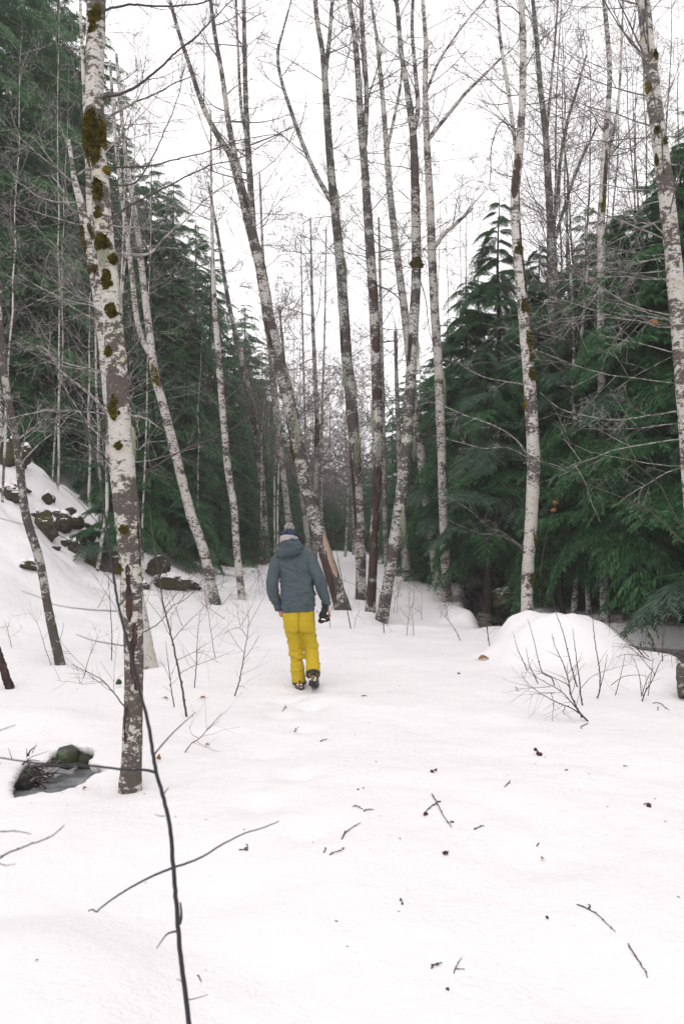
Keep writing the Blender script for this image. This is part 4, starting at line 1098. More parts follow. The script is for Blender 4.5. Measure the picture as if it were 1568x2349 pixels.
def con_base(px, Y):
    b = at(px, 1242, Y); b[2] = float(gz(b[0], b[1])) - .12; return b

def near_conifer(px, Y, top, label, seed, n=80, zmin=.35, wmul=1.0, group=None, grey=.0, taper=.65):
    """a conifer near enough that its boughs can be told apart: every bough is a part"""
    rs = np.random.RandomState(seed + 4000)
    b = con_base(px, Y); h = at(px, top, Y)[2] - b[2]
    root = thing('conifer', label, 'conifer', b, group)
    m = 12; u = np.linspace(0, 1, m)
    P = np.stack((np.cumsum(rs.normal(size=m)) * .02, np.cumsum(rs.normal(size=m)) * .02, h * u), -1); P[0, :2] = 0
    mb = MB(); tube(mb, P, (.035 + .0105 * h) * (1 - .95 * u), 9, (.08, 4.), seed); mb.build('trunk', M['conifer_bark'], root)
    for i in range(n):
        f = (i + rs.rand()) / n; z = zmin + (h - zmin) * f ** 1.05
        if z > h * .99: z = h * .985
        k = min(m - 2, int(z / h * (m - 1))); c = P[k]
        az = i * 2.399 + rs.uniform(-.5, .5)
        L = wmul * min(2.9, .30 + .30 * (h - z) ** taper * 2.0) * rs.uniform(.75, 1.2)
        lib = BOUGH_G if rs.rand() < grey else BOUGH
        me = lib[rs.randint(len(lib))]
        tilt = rs.uniform(-.25, .2) + .55 * max(0, (z / h - .8)) * 2 + (rs.uniform(-.4, .15) if z > .4 * h else 0)
        place(me, 'bough', root, bough_matrix(az, tilt, max(.12, L / 2.3), Vector((c[0], c[1], z)), rs.uniform(-.25, .25)))
    return root

NEAR = [
    (1439, 15.0, 480, 'dark conifer with its trunk standing at the back of the creek pool', 1, 100, 1.7, 1.0),
    (1562, 14.6, 330, 'tall dark conifer at the right frame edge behind the thick pale trunk', 2, 110, 1.8, 1.05),
    (1330, 16.6, 600, 'dense dark conifer right of the white trunk', 3, 92, 1.4, 1.0),
    (1240, 18.6, 560, 'dark conifer directly behind the white trunk', 4, 90, 1.6, 1.0),
    (1142, 20.5, 452, 'pointed conifer left of the white trunk, tallest of that group', 5, 84, 2.0, .85),
    (1070, 21.5, 640, 'feathery conifer behind the pale middle trunks', 6, 90, 1.9, .95),
    (1118, 17.6, 800, 'small drooping conifer with grey fan boughs left of the white trunk', 7, 54, 2.3, 1.0),
    (1075, 19.5, 1140, 'low young conifer over the creek beside the middle trunks', 8, 26, 1.5, .9),
    (1500, 17.5, 430, 'dark conifer behind the pinkish pale trunk', 9, 90, .8, 1.1),
    (1790, 12.6, 200, 'conifer reaching in from beyond the right frame edge', 10, 84, 1.0, 1.0),
    (1385, 18.2, 520, 'dark conifer between the grey limbed and pinkish trunks', 12, 84, .4, 1.0),
    (1292, 16.0, 1120, 'bright green young conifer just right of the foot of the white trunk', 13, 34, 1.0, 1.1),
]
for (px, Y, top, lab, sd, n, zmin, wm) in NEAR:
    near_conifer(px, Y, top, lab, sd, n, zmin, wm, grey=.14 if sd != 7 else .6)
LEFTN = [
    (255, 20.5, 930, 'young conifer spreading low boughs over the snowy boulder slope', 21, 44, .25, 1.3),
    (268, 16.6, 1020, 'young conifer holding thin boughs in front of the slope snow', 25, 26, .5, .85),
    (410, 22.0, 1080, 'small green conifer above the broad dark rock', 22, 34, .25, 1.2),
    (350, 21.0, 900, 'mid sized conifer just right of the thick front trunk', 23, 60, .3, 1.1),
    (100, 20.5, 760, 'conifer with bright boughs above the boulder slope', 24, 60, .3, 1.15),
]
for (px, Y, top, lab, sd, n, zmin, wm) in LEFTN:
    near_conifer(px, Y, top, lab, sd, n, zmin, wm, grey=.06)

# farther conifers: one crown mesh each, shared between trees of the same growth
LOD = [bough_mesh(2.3, 50 + k, step=.12, sub=.062, droop=(.3, .45, .6, .4, .5)[k], wide=.42, w=.024) for k in range(5)]
LODM = [l.merged() for l in LOD]
def crown_mesh(h, n, seed, mat, wmul=1.0):
    rs = np.random.RandomState(seed + 6000); mb = MB()
    for i in range(n):
        f = (i + rs.rand()) / n; z = .04 * h + .95 * h * f
        L = wmul * (.25 + .30 * (h - z) ** .62 * 1.9) * rs.uniform(.7, 1.25)
        V, Q, T = LODM[rs.randint(5)]
        mw = np.array(bough_matrix(i * 2.399 + rs.uniform(-.6, .6), rs.uniform(-.5, .2) + max(0, f - .8) * 1.2, L / 2.3, Vector((0, 0, z)), rs.uniform(-.3, .3)))
        mb.add(V @ mw[:3, :3].T + mw[:3, 3], Q, T if len(T) else None)
    return mb.mesh('foliage', mat, smooth=False)
CROWNS = [(14., crown_mesh(14, 105, 1, M['needles_far'])), (14., crown_mesh(14, 115, 2, M['needles'])), (14., crown_mesh(14, 95, 3, M['needles_far'], 1.15)),
          (9., crown_mesh(9, 75, 4, M['needles'])), (18., crown_mesh(18, 135, 5, M['needles_far'], 1.1))]
tm = MB(); u = np.linspace(0, 1, 8); tube(tm, np.stack((0 * u, 0 * u, 14 * u), -1), .17 * (1 - .95 * u), 8)
CTRUNK = tm.mesh('trunk', M['conifer_bark'])
def far_conifer(px, Y, top, label, group, seed):
    rs = np.random.RandomState(seed + 7000)
    b = con_base(px, Y); h = at(px, top, Y)[2] - b[2]
    cand = [c for c in CROWNS if .55 < h / c[0] < 1.6] or [CROWNS[4] if h > 18 else CROWNS[3]]
    ch, me = cand[rs.randint(len(cand))]
    root = thing('conifer', label, 'conifer', b, group)
    root.rotation_euler = (0, 0, rs.uniform(0, 6.28))
    k = h / ch; kk = k * .6 + .4 * min(1.15, max(.8, k))
    c = place(me, 'foliage', root); c.scale = (kk * rs.uniform(.9, 1.15), kk * rs.uniform(.9, 1.15), k); c['kind'] = 'stuff'
    t_ = place(CTRUNK, 'trunk', root); t_.scale = (h / 14, h / 14, h / 14)
LW = [(20, 23, -260), (118, 26, -150), (205, 27, 40), (-70, 21, -300), (160, 31, 120), (272, 29, 300), (330, 30, 400), (392, 29, 405), (250, 24, 560), (445, 32, 500), (480, 36, 560), (520, 33, 760), (560, 42, 690), (535, 38, 740),
      (600, 50, 770), (425, 26, 800), (470, 29, 900), (560, 33, 980), (300, 25, 760), (60, 24, 300), (180, 23, 640), (20, 21, 640), (380, 27, 640), (590, 40, 860), (505, 27, 1030), (440, 25, 1040), (610, 36, 1050), (340, 35, 360), (90, 33, -40), (565, 29, 1110), (630, 46, 930)]
for i, ((a, b, c), lab) in enumerate(zip(LW, ranked([(q[0], q[2]) for q in LW], 'dark green conifers'))):
    far_conifer(a, b, c, lab, 'conifers in the stand on the left', i)
CW = [(640, 56, 960), (672, 60, 1000), (700, 63, 990), (735, 66, 1000), (768, 64, 1040), (800, 68, 1020), (832, 60, 1030), (866, 52, 980), (900, 44, 900), (752, 72, 1090), (815, 74, 1090), (690, 52, 1090), (850, 47, 1080), (780, 58, 1130), (722, 54, 1120), (655, 47, 1060), (742, 47, 1110), (770, 46, 1150), (800, 45, 1125), (835, 41, 1105), (705, 43, 1120), (675, 40, 1080), (640, 38, 1060)]
for i, ((a, b, c), lab) in enumerate(zip(CW, ranked([(q[0], q[2]) for q in CW], 'far hazy conifers'))):
    far_conifer(a, b, c, lab, 'hazy conifers at the end of the path', 100 + i)
RW = [(935, 38, 850), (965, 31, 830), (1000, 27, 790), (1035, 29, 720), (925, 33, 1000), (960, 26, 1030), (1100, 27, 600), (1180, 26, 680), (1250, 25, 640), (1330, 26, 590), (1400, 24, 500), (1470, 23, 520), (1540, 22, 420), (1610, 19, 230), (1580, 27, 330), (1690, 16, 100), (1290, 22, 700), (1440, 21, 600), (1040, 24, 960), (1000, 23, 1100), (1720, 22, 0), (1350, 31, 480)]
for i, ((a, b, c), lab) in enumerate(zip(RW, ranked([(q[0], q[2]) for q in RW], 'dark background conifers'))):
    far_conifer(a, b, c, lab, 'conifers in the stand on the right', 200 + i)
# stands outside the frame on both sides and behind, as a walker would find them
rs = np.random.RandomState(77)
for i in range(26):
    y = rs.uniform(-18, 22); x = (-1 if i % 2 else 1) * rs.uniform(11.5, 20)
    root_px = None
    b = np.array((x, y, float(gz(x, y)) - .1)); h = rs.uniform(9, 17)
    if abs(x) < .43 * y + 2: continue
    ch, me = CROWNS[rs.randint(5)]
    r_ = thing('conifer', 'conifer of the forest around the clearing', 'conifer', b, 'conifers beside the clearing')
    r_.rotation_euler = (0, 0, rs.uniform(0, 6.28)); k = h / ch
    c = place(me, 'foliage', r_); c.scale = (k, k, k); c['kind'] = 'stuff'
    place(CTRUNK, 'trunk', r_).scale = (k, k, k * ch / 14)
# ------------------------------------------------------------------ the walking man, seen from behind
PX0, PY0 = -.486, 9.2
PZ0 = float(gz(PX0, PY0)) - .005
person = thing('person', 'person in slate jacket, yellow trousers and pom pom hat walking away on snow', 'person', (PX0, PY0, PZ0))

t = NT('skin'); M['skin'] = t.done((.52, .27, .20), .55, .35, **{'Subsurface Weight': .08})
t = NT('hair'); M['hair'] = t.done((.05, .035, .025), .6, .3)
t = NT('jacket')
v = t.coords((1, 1, 1)); n1 = t.noise(v, 260, 2, .6); n2 = t.noise(t.coords((1, 1, .35)), 24, 4, .7); n3 = t.noise(v, 5, 3)
c = t.mix(n1, (.038, .055, .064), (.094, .124, .140))
c = t.mix(t.ramp(n2, (.58, 0.), (.66, .65)), c, (.020, .031, .040))
t.bump(t.noise(v, 320, 2), .15, .002)
M['jacket'] = t.done(c, .8, .25)
t = NT('jacket_hood')
n1 = t.noise(t.coords((1, 1, 1)), 260, 2, .6)
M['jacket_hood'] = t.done(t.mix(n1, (.026, .040, .050), (.068, .096, .112)), .75, .3)
t = NT('trousers')
v = t.coords((1, 1, 1)); n1 = t.noise(v, 200, 2); n2 = t.noise(v, 9, 3)
M['trousers'] = t.done(t.mix(n2, t.mix(n1, (.40, .28, .010), (.50, .36, .018)), (.50, .36, .016)), .75, .25)
t.bump(n2, .2, .01)
t = NT('boot_black'); M['boot_black'] = t.done((.018, .018, .020), .5, .4)
t = NT('boot_brown'); M['boot_brown'] = t.done(t.mix(t.noise(t.coords(), 60, 3), (.10, .052, .032), (.26, .165, .11)), .7, .3)
t = NT('hat_grey')
w = t.math('ADD', t.noise(t.coords((1, 1, 1)), 90, 2), 0.0); t.bump(w, .6, .006)
M['hat_grey'] = t.done(t.mix(t.noise(t.coords((1, 1, 2)), 70, 2), (.24, .22, .215), (.54, .505, .495)), .9, .1)
t = NT('hat_navy')
M['hat_navy'] = t.done(t.mix(t.ramp(t.noise(t.coords((1, 1, 2)), 50, 2), (.45, 0.), (.6, 1.)), (.012, .018, .042), (.06, .08, .13)), .9, .1)
t = NT('pompom')
M['pompom'] = t.done(t.mix(t.ramp(t.noise(t.coords((1, 1, 1), rand=True), 60, 2), (.4, 0.), (.6, 1.)), (.22, .22, .23), (.82, .78, .77)), .9, .1)
t = NT('glove_black'); M['glove_black'] = t.done((.009, .009, .011), .7, .3)

def limb(mb, pts, n=12, sides=14, rr=None):
    """closed tapered limb through (x, y, z, r)"""
    S = spline(np.array(pts, float), n)
    P, R = S[:, :3], S[:, 3]
    d0 = P[0] - P[1]; d1 = P[-1] - P[-2]; d0 /= np.linalg.norm(d0); d1 /= np.linalg.norm(d1)
    P2 = np.vstack((P[0] + d0 * R[0] * .55, P[0] + d0 * R[0] * .35, P, P[-1] + d1 * R[-1] * .35, P[-1] + d1 * R[-1] * .55))
    R2 = np.concatenate(([R[0] * .5, R[0] * .85], R, [R[-1] * .85, R[-1] * .5]))
    tube(mb, P2, R2, sides, cap=True)

# --- body: one continuous skin
B = MB()
loft(B, [(-.01, .02, .80, .12, .09), (-.01, .02, .92, .155, .105), (-.02, .02, 1.05, .145, .10), (-.04, .03, 1.22, .165, .11), (-.06, .04, 1.38, .185, .115), (-.075, .05, 1.48, .15, .09), (-.085, .06, 1.54, .07, .065)], 20)
limb(B, [(-.085, .055, 1.52, .062), (-.105, .085, 1.60, .056), (-.118, .11, 1.66, .06)])
ball(B, (-.125, .115, 1.715), (.074, .092, .11), Matrix.Rotation(-.35, 4, 'X'))
ball(B, (-.125, .165, 1.655), (.055, .055, .055))                                  # jaw
ball(B, (-.125, .215, 1.69), (.014, .022, .022)); ball(B, (-.125, .205, 1.715), (.011, .02, .03))   # nose
ball(B, (-.125, .195, 1.735), (.055, .02, .012)); ball(B, (-.125, .205, 1.655), (.026, .012, .008))   # brow, lips
for s in (-1, 1):
    ball(B, (-.125 + s * .030, .190, 1.712), (.013, .012, .010))
    ball(B, (-.125 + s * .078, .105, 1.70), (.012, .026, .036), Matrix.Rotation(-.2, 4, 'X'))    # ears
limb(B, [(-.26, .04, 1.46, .058), (-.31, -.03, 1.18, .046), (-.27, .04, 1.02, .038), (-.235, .07, .915, .030)])
limb(B, [(.12, .04, 1.49, .058), (.235, -.04, 1.23, .046), (.275, .02, 1.07, .038), (.305, .05, .95, .030)])
limb(B, [(-.09, .03, .86, .095), (-.065, .04, .58, .068), (-.05, .05, .46, .050), (-.035, .02, .3, .046), (.0, .01, .08, .042)])
limb(B, [(.08, .03, .86, .095), (.10, .06, .60, .068), (.13, .07, .46, .050), (.148, -.04, .31, .046), (.16, -.19, .18, .042)])
# left hand goes into the trouser pocket
limb(B, [(-.235, .07, .915, .030), (-.222, .085, .87, .034), (-.212, .10, .82, .03)])
# right hand: palm, four bent fingers and a thumb that close on the gloves
hx, hy, hz = .308, .052, .935
limb(B, [(hx, hy, hz + .02, .028), (hx, hy + .004, hz - .03, .033), (hx + .002, hy + .008, hz - .075, .036)], 8)
for i, (dx, dy_, L) in enumerate(((.030, .034, .92), (.034, .012, 1.0), (.034, -.010, .95), (.030, -.030, .78))):
    k0 = np.array((hx + dx, hy + dy_, hz - .080)); a = np.array((.012, 0, -.034 * L)); b_ = np.array((-.020, 0, -.026 * L)); c_ = np.array((-.024, 0, -.004))
    limb(B, [(*(k0 + (-.012, 0, .03)), .012), (*k0, .0105), (*(k0 + a), .0098), (*(k0 + a + b_), .009), (*(k0 + a + b_ + c_), .008)], 9, 8)
limb(B, [(hx - .018, hy - .012, hz - .025, .015), (hx - .042, hy - .022, hz - .052, .0125), (hx - .050, hy - .022, hz - .085, .0105), (hx - .040, hy - .014, hz - .108, .009)], 9, 8)
body = mesh_obj('body', remeshed(B, .0052, 4), M['skin'], person)
# hair at the nape below the hat
hb = MB(); ball(hb, (-.125, .095, 1.70), (.078, .088, .075), Matrix.Rotation(-.3, 4, 'X')); hb.build('hair', M['hair'], person)

def folds(me, fns):
    c, n = co_no(me)
    d = np.zeros(len(c))
    for f in fns: d += f(c)
    set_co(me, c + n * d[:, None])

def wr(freq, dirv, amp, seed, mask=None, sharp=1.0, warp=3.0):
    dv = np.array(dirv, float); dv /= np.linalg.norm(dv)
    def f(c):
        w = noise3(c * warp, seed) * 1.6 + noise3(c * warp * 2.3, seed + 4) * .5
        s = np.sin(c @ dv * freq + w * 2.2)
        r = (1 - np.abs(s)) ** 2 * sharp - .35
        return amp * r * sm(-.35, .5, noise3(c * 4.3, seed + 30)) * (1 if mask is None else mask(c))
    return f

# --- jacket
J = MB()
loft(J, [(-.016, .02, .872, .186, .142, .06), (-.016, .02, .885, .196, .150, .06), (-.018, .02, .97, .201, .155, .04), (-.024, .02, 1.08, .199, .155), (-.032, .025, 1.20, .192, .152), (-.045, .03, 1.32, .194, .150), (-.06, .035, 1.42, .204, .148, .03),
         (-.072, .04, 1.49, .215, .135, .10), (-.078, .045, 1.535, .190, .12, .16), (-.08, .055, 1.575, .150, .105, .16), (-.085, .065, 1.61, .115, .095, .12), (-.095, .075, 1.655, .102, .092, .1), (-.102, .085, 1.685, .092, .09, .05)], 26, .86)
jm = remeshed(J, .011, 5)
arm = lambda c: ((c[:, 0] < -.24) | (c[:, 0] > .16)).astype(float)
low = lambda z0, z1: (lambda c: sm(z1, z0, c[:, 2]))
folds(jm, [wr(16, (1, .1, .35), .018, 8, lambda c: sm(1.5, 1.3, c[:, 2])), wr(30, (.2, 0, 1), .012, 9, lambda c: sm(1.02, .90, c[:, 2])),
           lambda c: .004 * noise3(c * 7, 40), lambda c: -.008 * np.exp(-((c[:, 2] - .912 - .06 * c[:, 0]) / .006) ** 2)])
folds(jm, [lambda c: sum(a * np.exp(-((c[:, 2] - z0 - sl * c[:, 0] - .02 * noise3(c * 6, 71)) / w) ** 2) for (z0, sl, a, w) in ((1.02, .35, .007, .016), (1.045, .35, -.007, .010), (1.13, -.3, .006, .02), (1.24, .25, -.006, .012), (1.33, -.5, .007, .02), (1.37, -.5, -.006, .010), (.96, -.2, -.006, .010)))])
jacket = mesh_obj('jacket', jm, M['jacket'], person)
for side, ln in enumerate(([(-.235, .04, 1.475, .085), (-.285, .01, 1.36, .080), (-.312, -.03, 1.18, .074), (-.297, .01, 1.06, .068), (-.262, .05, .965, .058), (-.238, .065, .905, .054)], [(.088, .04, 1.505, .088), (.145, .01, 1.40, .083), (.228, -.035, 1.23, .076), (.259, 0, 1.12, .067), (.292, .035, 1.02, .058), (.304, .05, .957, .053)])):
    A_ = MB(); limb(A_, ln, 18, 18)
    am = remeshed(A_, .010, 3)
    folds(am, [wr(34, (.15, .2, 1), .017, 3 + side, lambda c: sm(1.40, 1.15, c[:, 2])), wr(26, (.6, 0, 1), .011, 5 + side), lambda c: .004 * noise3(c * 9, 40),
               lambda c: -.012 * np.exp(-((c[:, 2] - (.995 if side else .945)) / .008) ** 2)])
    mesh_obj('sleeve', am, M['jacket'], jacket)
# hood lying on the back
H = MB()
rot = Matrix.Rotation(.10, 4, 'Y')
ball(H, (-.115, -.075, 1.568), (.166, .092, .074), Matrix.Rotation(-.17, 4, 'Y') @ Matrix.Rotation(.35, 4, 'X'))
ball(H, (-.108, -.035, 1.625), (.140, .090, .058), Matrix.Rotation(-.16, 4, 'Y'))
ball(H, (-.100, .02, 1.668), (.112, .105, .040), Matrix.Rotation(-.14, 4, 'Y') @ Matrix.Rotation(-.3, 4, 'X'))
hm = remeshed(H, .009, 2)
folds(hm, [wr(42, (.25, .3, 1), .020, 21, None, 1.0, 4.0), wr(20, (.6, .4, -.6), .014, 23), lambda c: .004 * noise3(c * 14, 31)])
mesh_obj('hood', hm, M['jacket_hood'], person)
cf = MB()
for (p, q, r) in (((-.246, .062, .925), (-.236, .068, .897), .057), ((.3005, .047, .985), (.306, .051, .948), .056)):
    tube(cf, [p, q, np.array(q) * .999 + (0, 0, .004)], (r, r, r - .02), 18)
cf.build('cuffs', M['jacket'], person)

# --- trousers
T_ = MB()
loft(T_, [(-.014, .02, .93, .178, .128), (-.014, .02, .88, .186, .136), (-.012, .02, .80, .184, .142), (-.008, .02, .72, .180, .138), (-.002, .02, .655, .172, .122)], 24, .9)
limb(T_, [(-.098, .02, .76, .098), (-.082, .03, .66, .098), (-.066, .045, .57, .086), (-.052, .055, .46, .081), (-.042, .045, .38, .080), (-.034, .02, .30, .080), (-.022, .01, .18, .082), (-.004, .0, .075, .085)], 24, 18)
limb(T_, [(.082, .02, .76, .098), (.088, .035, .66, .096), (.102, .06, .57, .086), (.130, .07, .46, .084), (.136, .04, .39, .083), (.148, -.03, .31, .080), (.158, -.11, .245, .084), (.160, -.165, .205, .084)], 24, 18)
tm_ = remeshed(T_, .011, 4)
legm = lambda c: sm(.66, .5, c[:, 2])
folds(tm_, [wr(30, (.3, .2, 1), .008, 61, legm), wr(19, (-.5, .1, 1), .007, 63, lambda c: sm(.5, .62, c[:, 2]) * sm(.9, .75, c[:, 2])), wr(50, (.1, .1, 1), .003, 65, lambda c: np.exp(-((c[:, 2] - .37) / .08) ** 2)),
            lambda c: sum(a * np.exp(-((c[:, 2] - z0 - sl * c[:, 0] - .012 * noise3(c * 9, 51)) / w) ** 2) * (sm(xa, xa + .03, c[:, 0]) * (1 - sm(xb - .03, xb, c[:, 0])))
                for (z0, sl, a, w, xa, xb) in ((.350, -.35, .013, .016, -.2, .06), (.318, .25, -.012, .010, -.2, .06), (.405, .3, .010, .018, -.2, .06), (.435, .3, -.009, .009, -.2, .05), (.44, .2, .013, .018, .05, .3), (.475, -.2, -.012, .010, .05, .3), (.525, .35, .010, .014, .05, .3), (.585, .3, .012, .014, .02, .3), (.60, -.3, -.010, .010, -.2, .0), (.22, .3, .006, .014, -.2, .3), (.13, -.3, -.006, .010, -.2, .1))),
            lambda c: .004 * noise3(c * 9, 50), lambda c: -.028 * np.exp(-((c[:, 0] + .005) / .010) ** 2) * sm(.6, .66, c[:, 2]) * (c[:, 1] < .02),
            lambda c: -.022 * np.exp(-((c[:, 2] - .622 - .22 * (c[:, 0] - .1)) / .010) ** 2) * (c[:, 0] > .02), lambda c: -.014 * np.exp(-((c[:, 2] - .325 + .2 * c[:, 0]) / .010) ** 2) * (c[:, 0] < .05)])
mesh_obj('trousers', tm_, M['trousers'], person)
zb = MB()
for (x, z) in ((.185, .615), (-.142, .545), (.198, .895)):
    tube(zb, [(x, -.03, z), (x + .006, -.033, z - .015), (x + .004, -.034, z - .035)], .004, 6)
zb.build('zip_pulls', M['boot_black'], person)

# --- boots
def boot(mw):
    root = MB()
    loft(root, [(0, .07, .020, .052, .150), (0, .075, .05, .052, .148), (0, .06, .085, .048, .125), (0, .01, .105, .044, .075), (0, .0, .122, .040, .055), (0, .0, .128, .03, .04)], 20, .85)
    me = remeshed(root, .008, 2)
    o = mesh_obj('boot', me, M['boot_black'], person); o.matrix_basis = mw
    s = MB(); loft(s, [(0, .07, -.012, .046, .148), (0, .07, -.010, .053, .156), (0, .07, .014, .055, .158), (0, .07, .022, .054, .156), (0, .07, .026, .05, .15)], 24, .8)
    for k in range(8): 
        y = -.07 + k * .04; loft(s, [(0, y, -.020, .044, .010), (0, y, -.010, .046, .012)], 8, .5)
    so = s.build('sole', M['boot_black'], o)
    h = MB()
    a = np.linspace(math.pi * 1.18, math.pi * 1.82, 12); rows = []
    for (z, g) in ((.028, 1.05), (.055, 1.08), (.085, 1.04), (.095, .95)):
        yy = {.028: (.05, .150), .055: (.052, .148), .085: (.048, .125), .095: (.046, .11)}[z]
        cyy = {.028: .07, .055: .075, .085: .06, .095: .04}[z]
        rows.append(np.stack((np.cos(a) * yy[0] * g * 1.0, cyy + np.sin(a) * yy[1] * g, np.full(12, z)), -1))
    i = np.arange(3)[:, None] * 12; j = np.arange(11)[None]
    h.add(np.concatenate(rows), np.stack((i + j, i + j + 1, i + 13 + j, i + 12 + j), -1).reshape(-1, 4))
    h.build('heel_patch', M['boot_brown'], o)
    sn = MB(); rs = np.random.RandomState(int(abs(mw[0][3]) * 1000))
    for k in range(9):
        a_ = rs.uniform(3.3, 6.1); z = rs.uniform(.02, .13)
        ball(sn, (math.cos(a_) * .052, .07 + math.sin(a_) * .150 + (z > .07) * .05, z), rs.uniform(.006, .016, 3), seg=8)
    x = sn.build('snow_crumbs', M['snow'], o); x['kind'] = 'stuff'
boot(Matrix.Translation((.0, -.02, -.012)) @ Matrix.Rotation(.06, 4, 'Z'))
boot(Matrix.Translation((.163, -.195, .082)) @ Matrix.Rotation(-.10, 4, 'Z') @ Matrix.Rotation(-.27, 4, 'X'))
gt = MB()
tube(gt, [(.160, -.175, .20), (.161, -.195, .178), (.1615, -.203, .170)], (.083, .080, .066), 22)
tube(gt, [(-.003, .0, .075), (-.002, .0, .052), (-.002, .0, .044)], (.084, .082, .068), 22)
gt.build('hem_lining', M['boot_black'], person)

# --- hat with pom pom
hc = Vector((-.128, .085, 1.735)); HR = Matrix.Translation(hc) @ Matrix.Rotation(-.26, 4, 'X') @ Matrix.Rotation(.05, 4, 'Y')
hat = MB(); loft(hat, [(0, 0, -.075, .090, .104), (0, 0, -.06, .096, .110), (0, 0, -.01, .098, .112), (0, 0, .03, .094, .108), (0, 0, .062, .076, .088), (0, 0, .082, .045, .05), (0, 0, .09, .01, .012)], 24)
ho = hat.build('knit_hat', M['hat_navy'], person); ho.matrix_basis = HR
bd = MB(); ra = np.linspace(0, 2 * math.pi, 73)[:-1]
rows = [np.stack((np.cos(ra) * (r + (.0016 * np.cos(ra * 36))), np.sin(ra) * (r * 1.13 + .0016 * np.cos(ra * 36)), np.full(72, z)), -1) for r, z in ((.090, -.082), (.101, -.080), (.105, -.06), (.106, -.02), (.102, -.004), (.094, -.006))]
i = np.arange(5)[:, None] * 72; j = np.arange(72)[None]; k = (j + 1) % 72
bd.add(np.concatenate(rows), np.stack((i + j, i + k, i + 72 + k, i + 72 + j), -1).reshape(-1, 4))
bd.build('hat_band', M['hat_grey'], ho)
b2 = MB(); rows = [np.stack((np.cos(ra) * (r + .003 * np.cos(ra * 9)), np.sin(ra) * (r * 1.13 + .003 * np.cos(ra * 9)), np.full(72, z) + .004 * np.sin(ra * 9)), -1) for r, z in ((.094, -.006), (.106, .0), (.107, .022), (.100, .034), (.088, .032))]
i = np.arange(4)[:, None] * 72
b2.add(np.concatenate(rows), np.stack((i + j, i + k, i + 72 + k, i + 72 + j), -1).reshape(-1, 4))
b2.build('hat_fold', M['hat_navy'], ho)
pp = MB(); rs = np.random.RandomState(3)
ball(pp, (0, 0, 0), (.042, .042, .040))
for q in range(900):
    d = rs.normal(size=3); d /= np.linalg.norm(d); L = rs.uniform(.048, .066); s = np.cross(d, rs.normal(size=3)); s /= np.linalg.norm(s)
    pp.add([d * .02 + s * .005, d * .02 - s * .005, d * L + s * .002, d * L - s * .002], [(0, 1, 3, 2)])
po = pp.build('pom_pom', M['pompom'], ho); po.location = (-.004, -.015, .105)

# --- the pair of gloves hanging from the right hand
gl = thing('gloves', 'pair of black snowy gloves held in the right hand of the walker', 'gloves', (PX0 + .29, PY0 + .03, PZ0 + .86))
def glove(o, s, rz):
    g = MB()
    limb(g, [(0, 0, .08, .034), (0, 0, .03, .036), (0, 0, -.03, .040), (.0, 0, -.05, .034)], 10, 14)
    for i, (x, L) in enumerate(((-.030, .055), (-.010, .068), (.011, .064), (.030, .048))):
        limb(g, [(x * .8, 0, -.03, .015), (x, -.005, -.06, .0145), (x * 1.05, .004, -.06 - L * .6, .013), (x * 1.05, .014, -.06 - L, .011)], 8, 8)
    limb(g, [(-.026, -.01, .02, .016), (-.052, -.02, -.015, .0145), (-.058, -.024, -.05, .012)], 8, 8)
    me = remeshed(g, .006, 2); folds(me, [lambda c: .003 * noise3(c * 30, 5)])
    x = mesh_obj('glove', me, M['glove_black'], gl); x.matrix_basis = Matrix.Translation(o) @ Matrix.Rotation(rz, 4, 'Y') @ Matrix.Rotation(.5, 4, 'Z') @ Matrix.Scale(s, 4)
    return x
g1 = glove((-.012, -.035, .005), 1.0, .22); g2 = glove((.012, .015, .015), .95, -.12)
sn = MB()
for c, r in (((-.024, -.062, -.070), (.022, .008, .010)), ((.028, -.05, -.005), (.011, .006, .016)), ((.0, -.06, -.075), (.012, .006, .008))): ball(sn, c, r, seg=8)
sn.build('snow_patch', M['snow'], gl)
st = MB(); tube(st, [(.035, -.01, -.04), (.045, -.012, -.07), (.056, -.012, -.092)], (.009, .010, .008), 6, cap=True); tube(st, [(.054, -.012, -.09), (.058, -.012, -.115), (.061, -.012, -.14)], .002, 5)
st.build('strap', M['glove_black'], gl)
# ------------------------------------------------------------------ shoots, saplings and litter on the snow
def shoot_thing(name, label, cat, base, stems, mat, group=None, twigs=0, seed=0, tl=(.08, .3), buds=True, dy=0.0, depth=None, tw_level=0):
    """stems: px courses from the snow upwards (first point of the first one = where it stands)"""
    rs = np.random.RandomState(seed + 9000)
    b = hit(*base) if depth is None else at(base[0], base[1], depth)
    b = b - np.array((0, 0, .04)) if depth is None else b
    root = thing(name, label, cat, b, group)
    for si, st in enumerate(stems):
        pts, r0, r1 = st[:3]; ddy = st[3] if len(st) > 3 else dy
        P = np.array([at(x, y, b[1] + ddy * i / max(1, len(pts) - 1)) for i, (x, y) in enumerate(pts)])
        S = spline(P, 7 * len(pts)); n = len(S)
        S[2:-1] += rs.normal(size=(n - 3, 3)) * r0 * (.2 if buds else .06)
        mb = MB(); R = np.linspace(r0, r1, n); tube(mb, S, R, 6)
        if buds:
            for q in range(4, n - 1, 5):
                ball(mb, S[q] + rs.normal(size=3) * R[q] * .6, np.array((1.45, 1.45, 1.9)) * R[q], seg=6)
        for i in range(twigs if si == 0 else twigs // 2):
            q = int(rs.uniform(.2, .97) * (n - 2)); t = S[q + 1] - S[q]; t /= np.linalg.norm(t)
            s = rs.normal(size=3); s[1] *= .5; s -= t * (s @ t); s /= np.linalg.norm(s)
            grow(mb, S[q], t * .75 + s * .75, rs.uniform(*tl), max(r1 * .8, r0 * .35), tw_level, rs, minr=b[1] * .00016)
        mb.build('stem', M[mat], root, off=b)
    return root

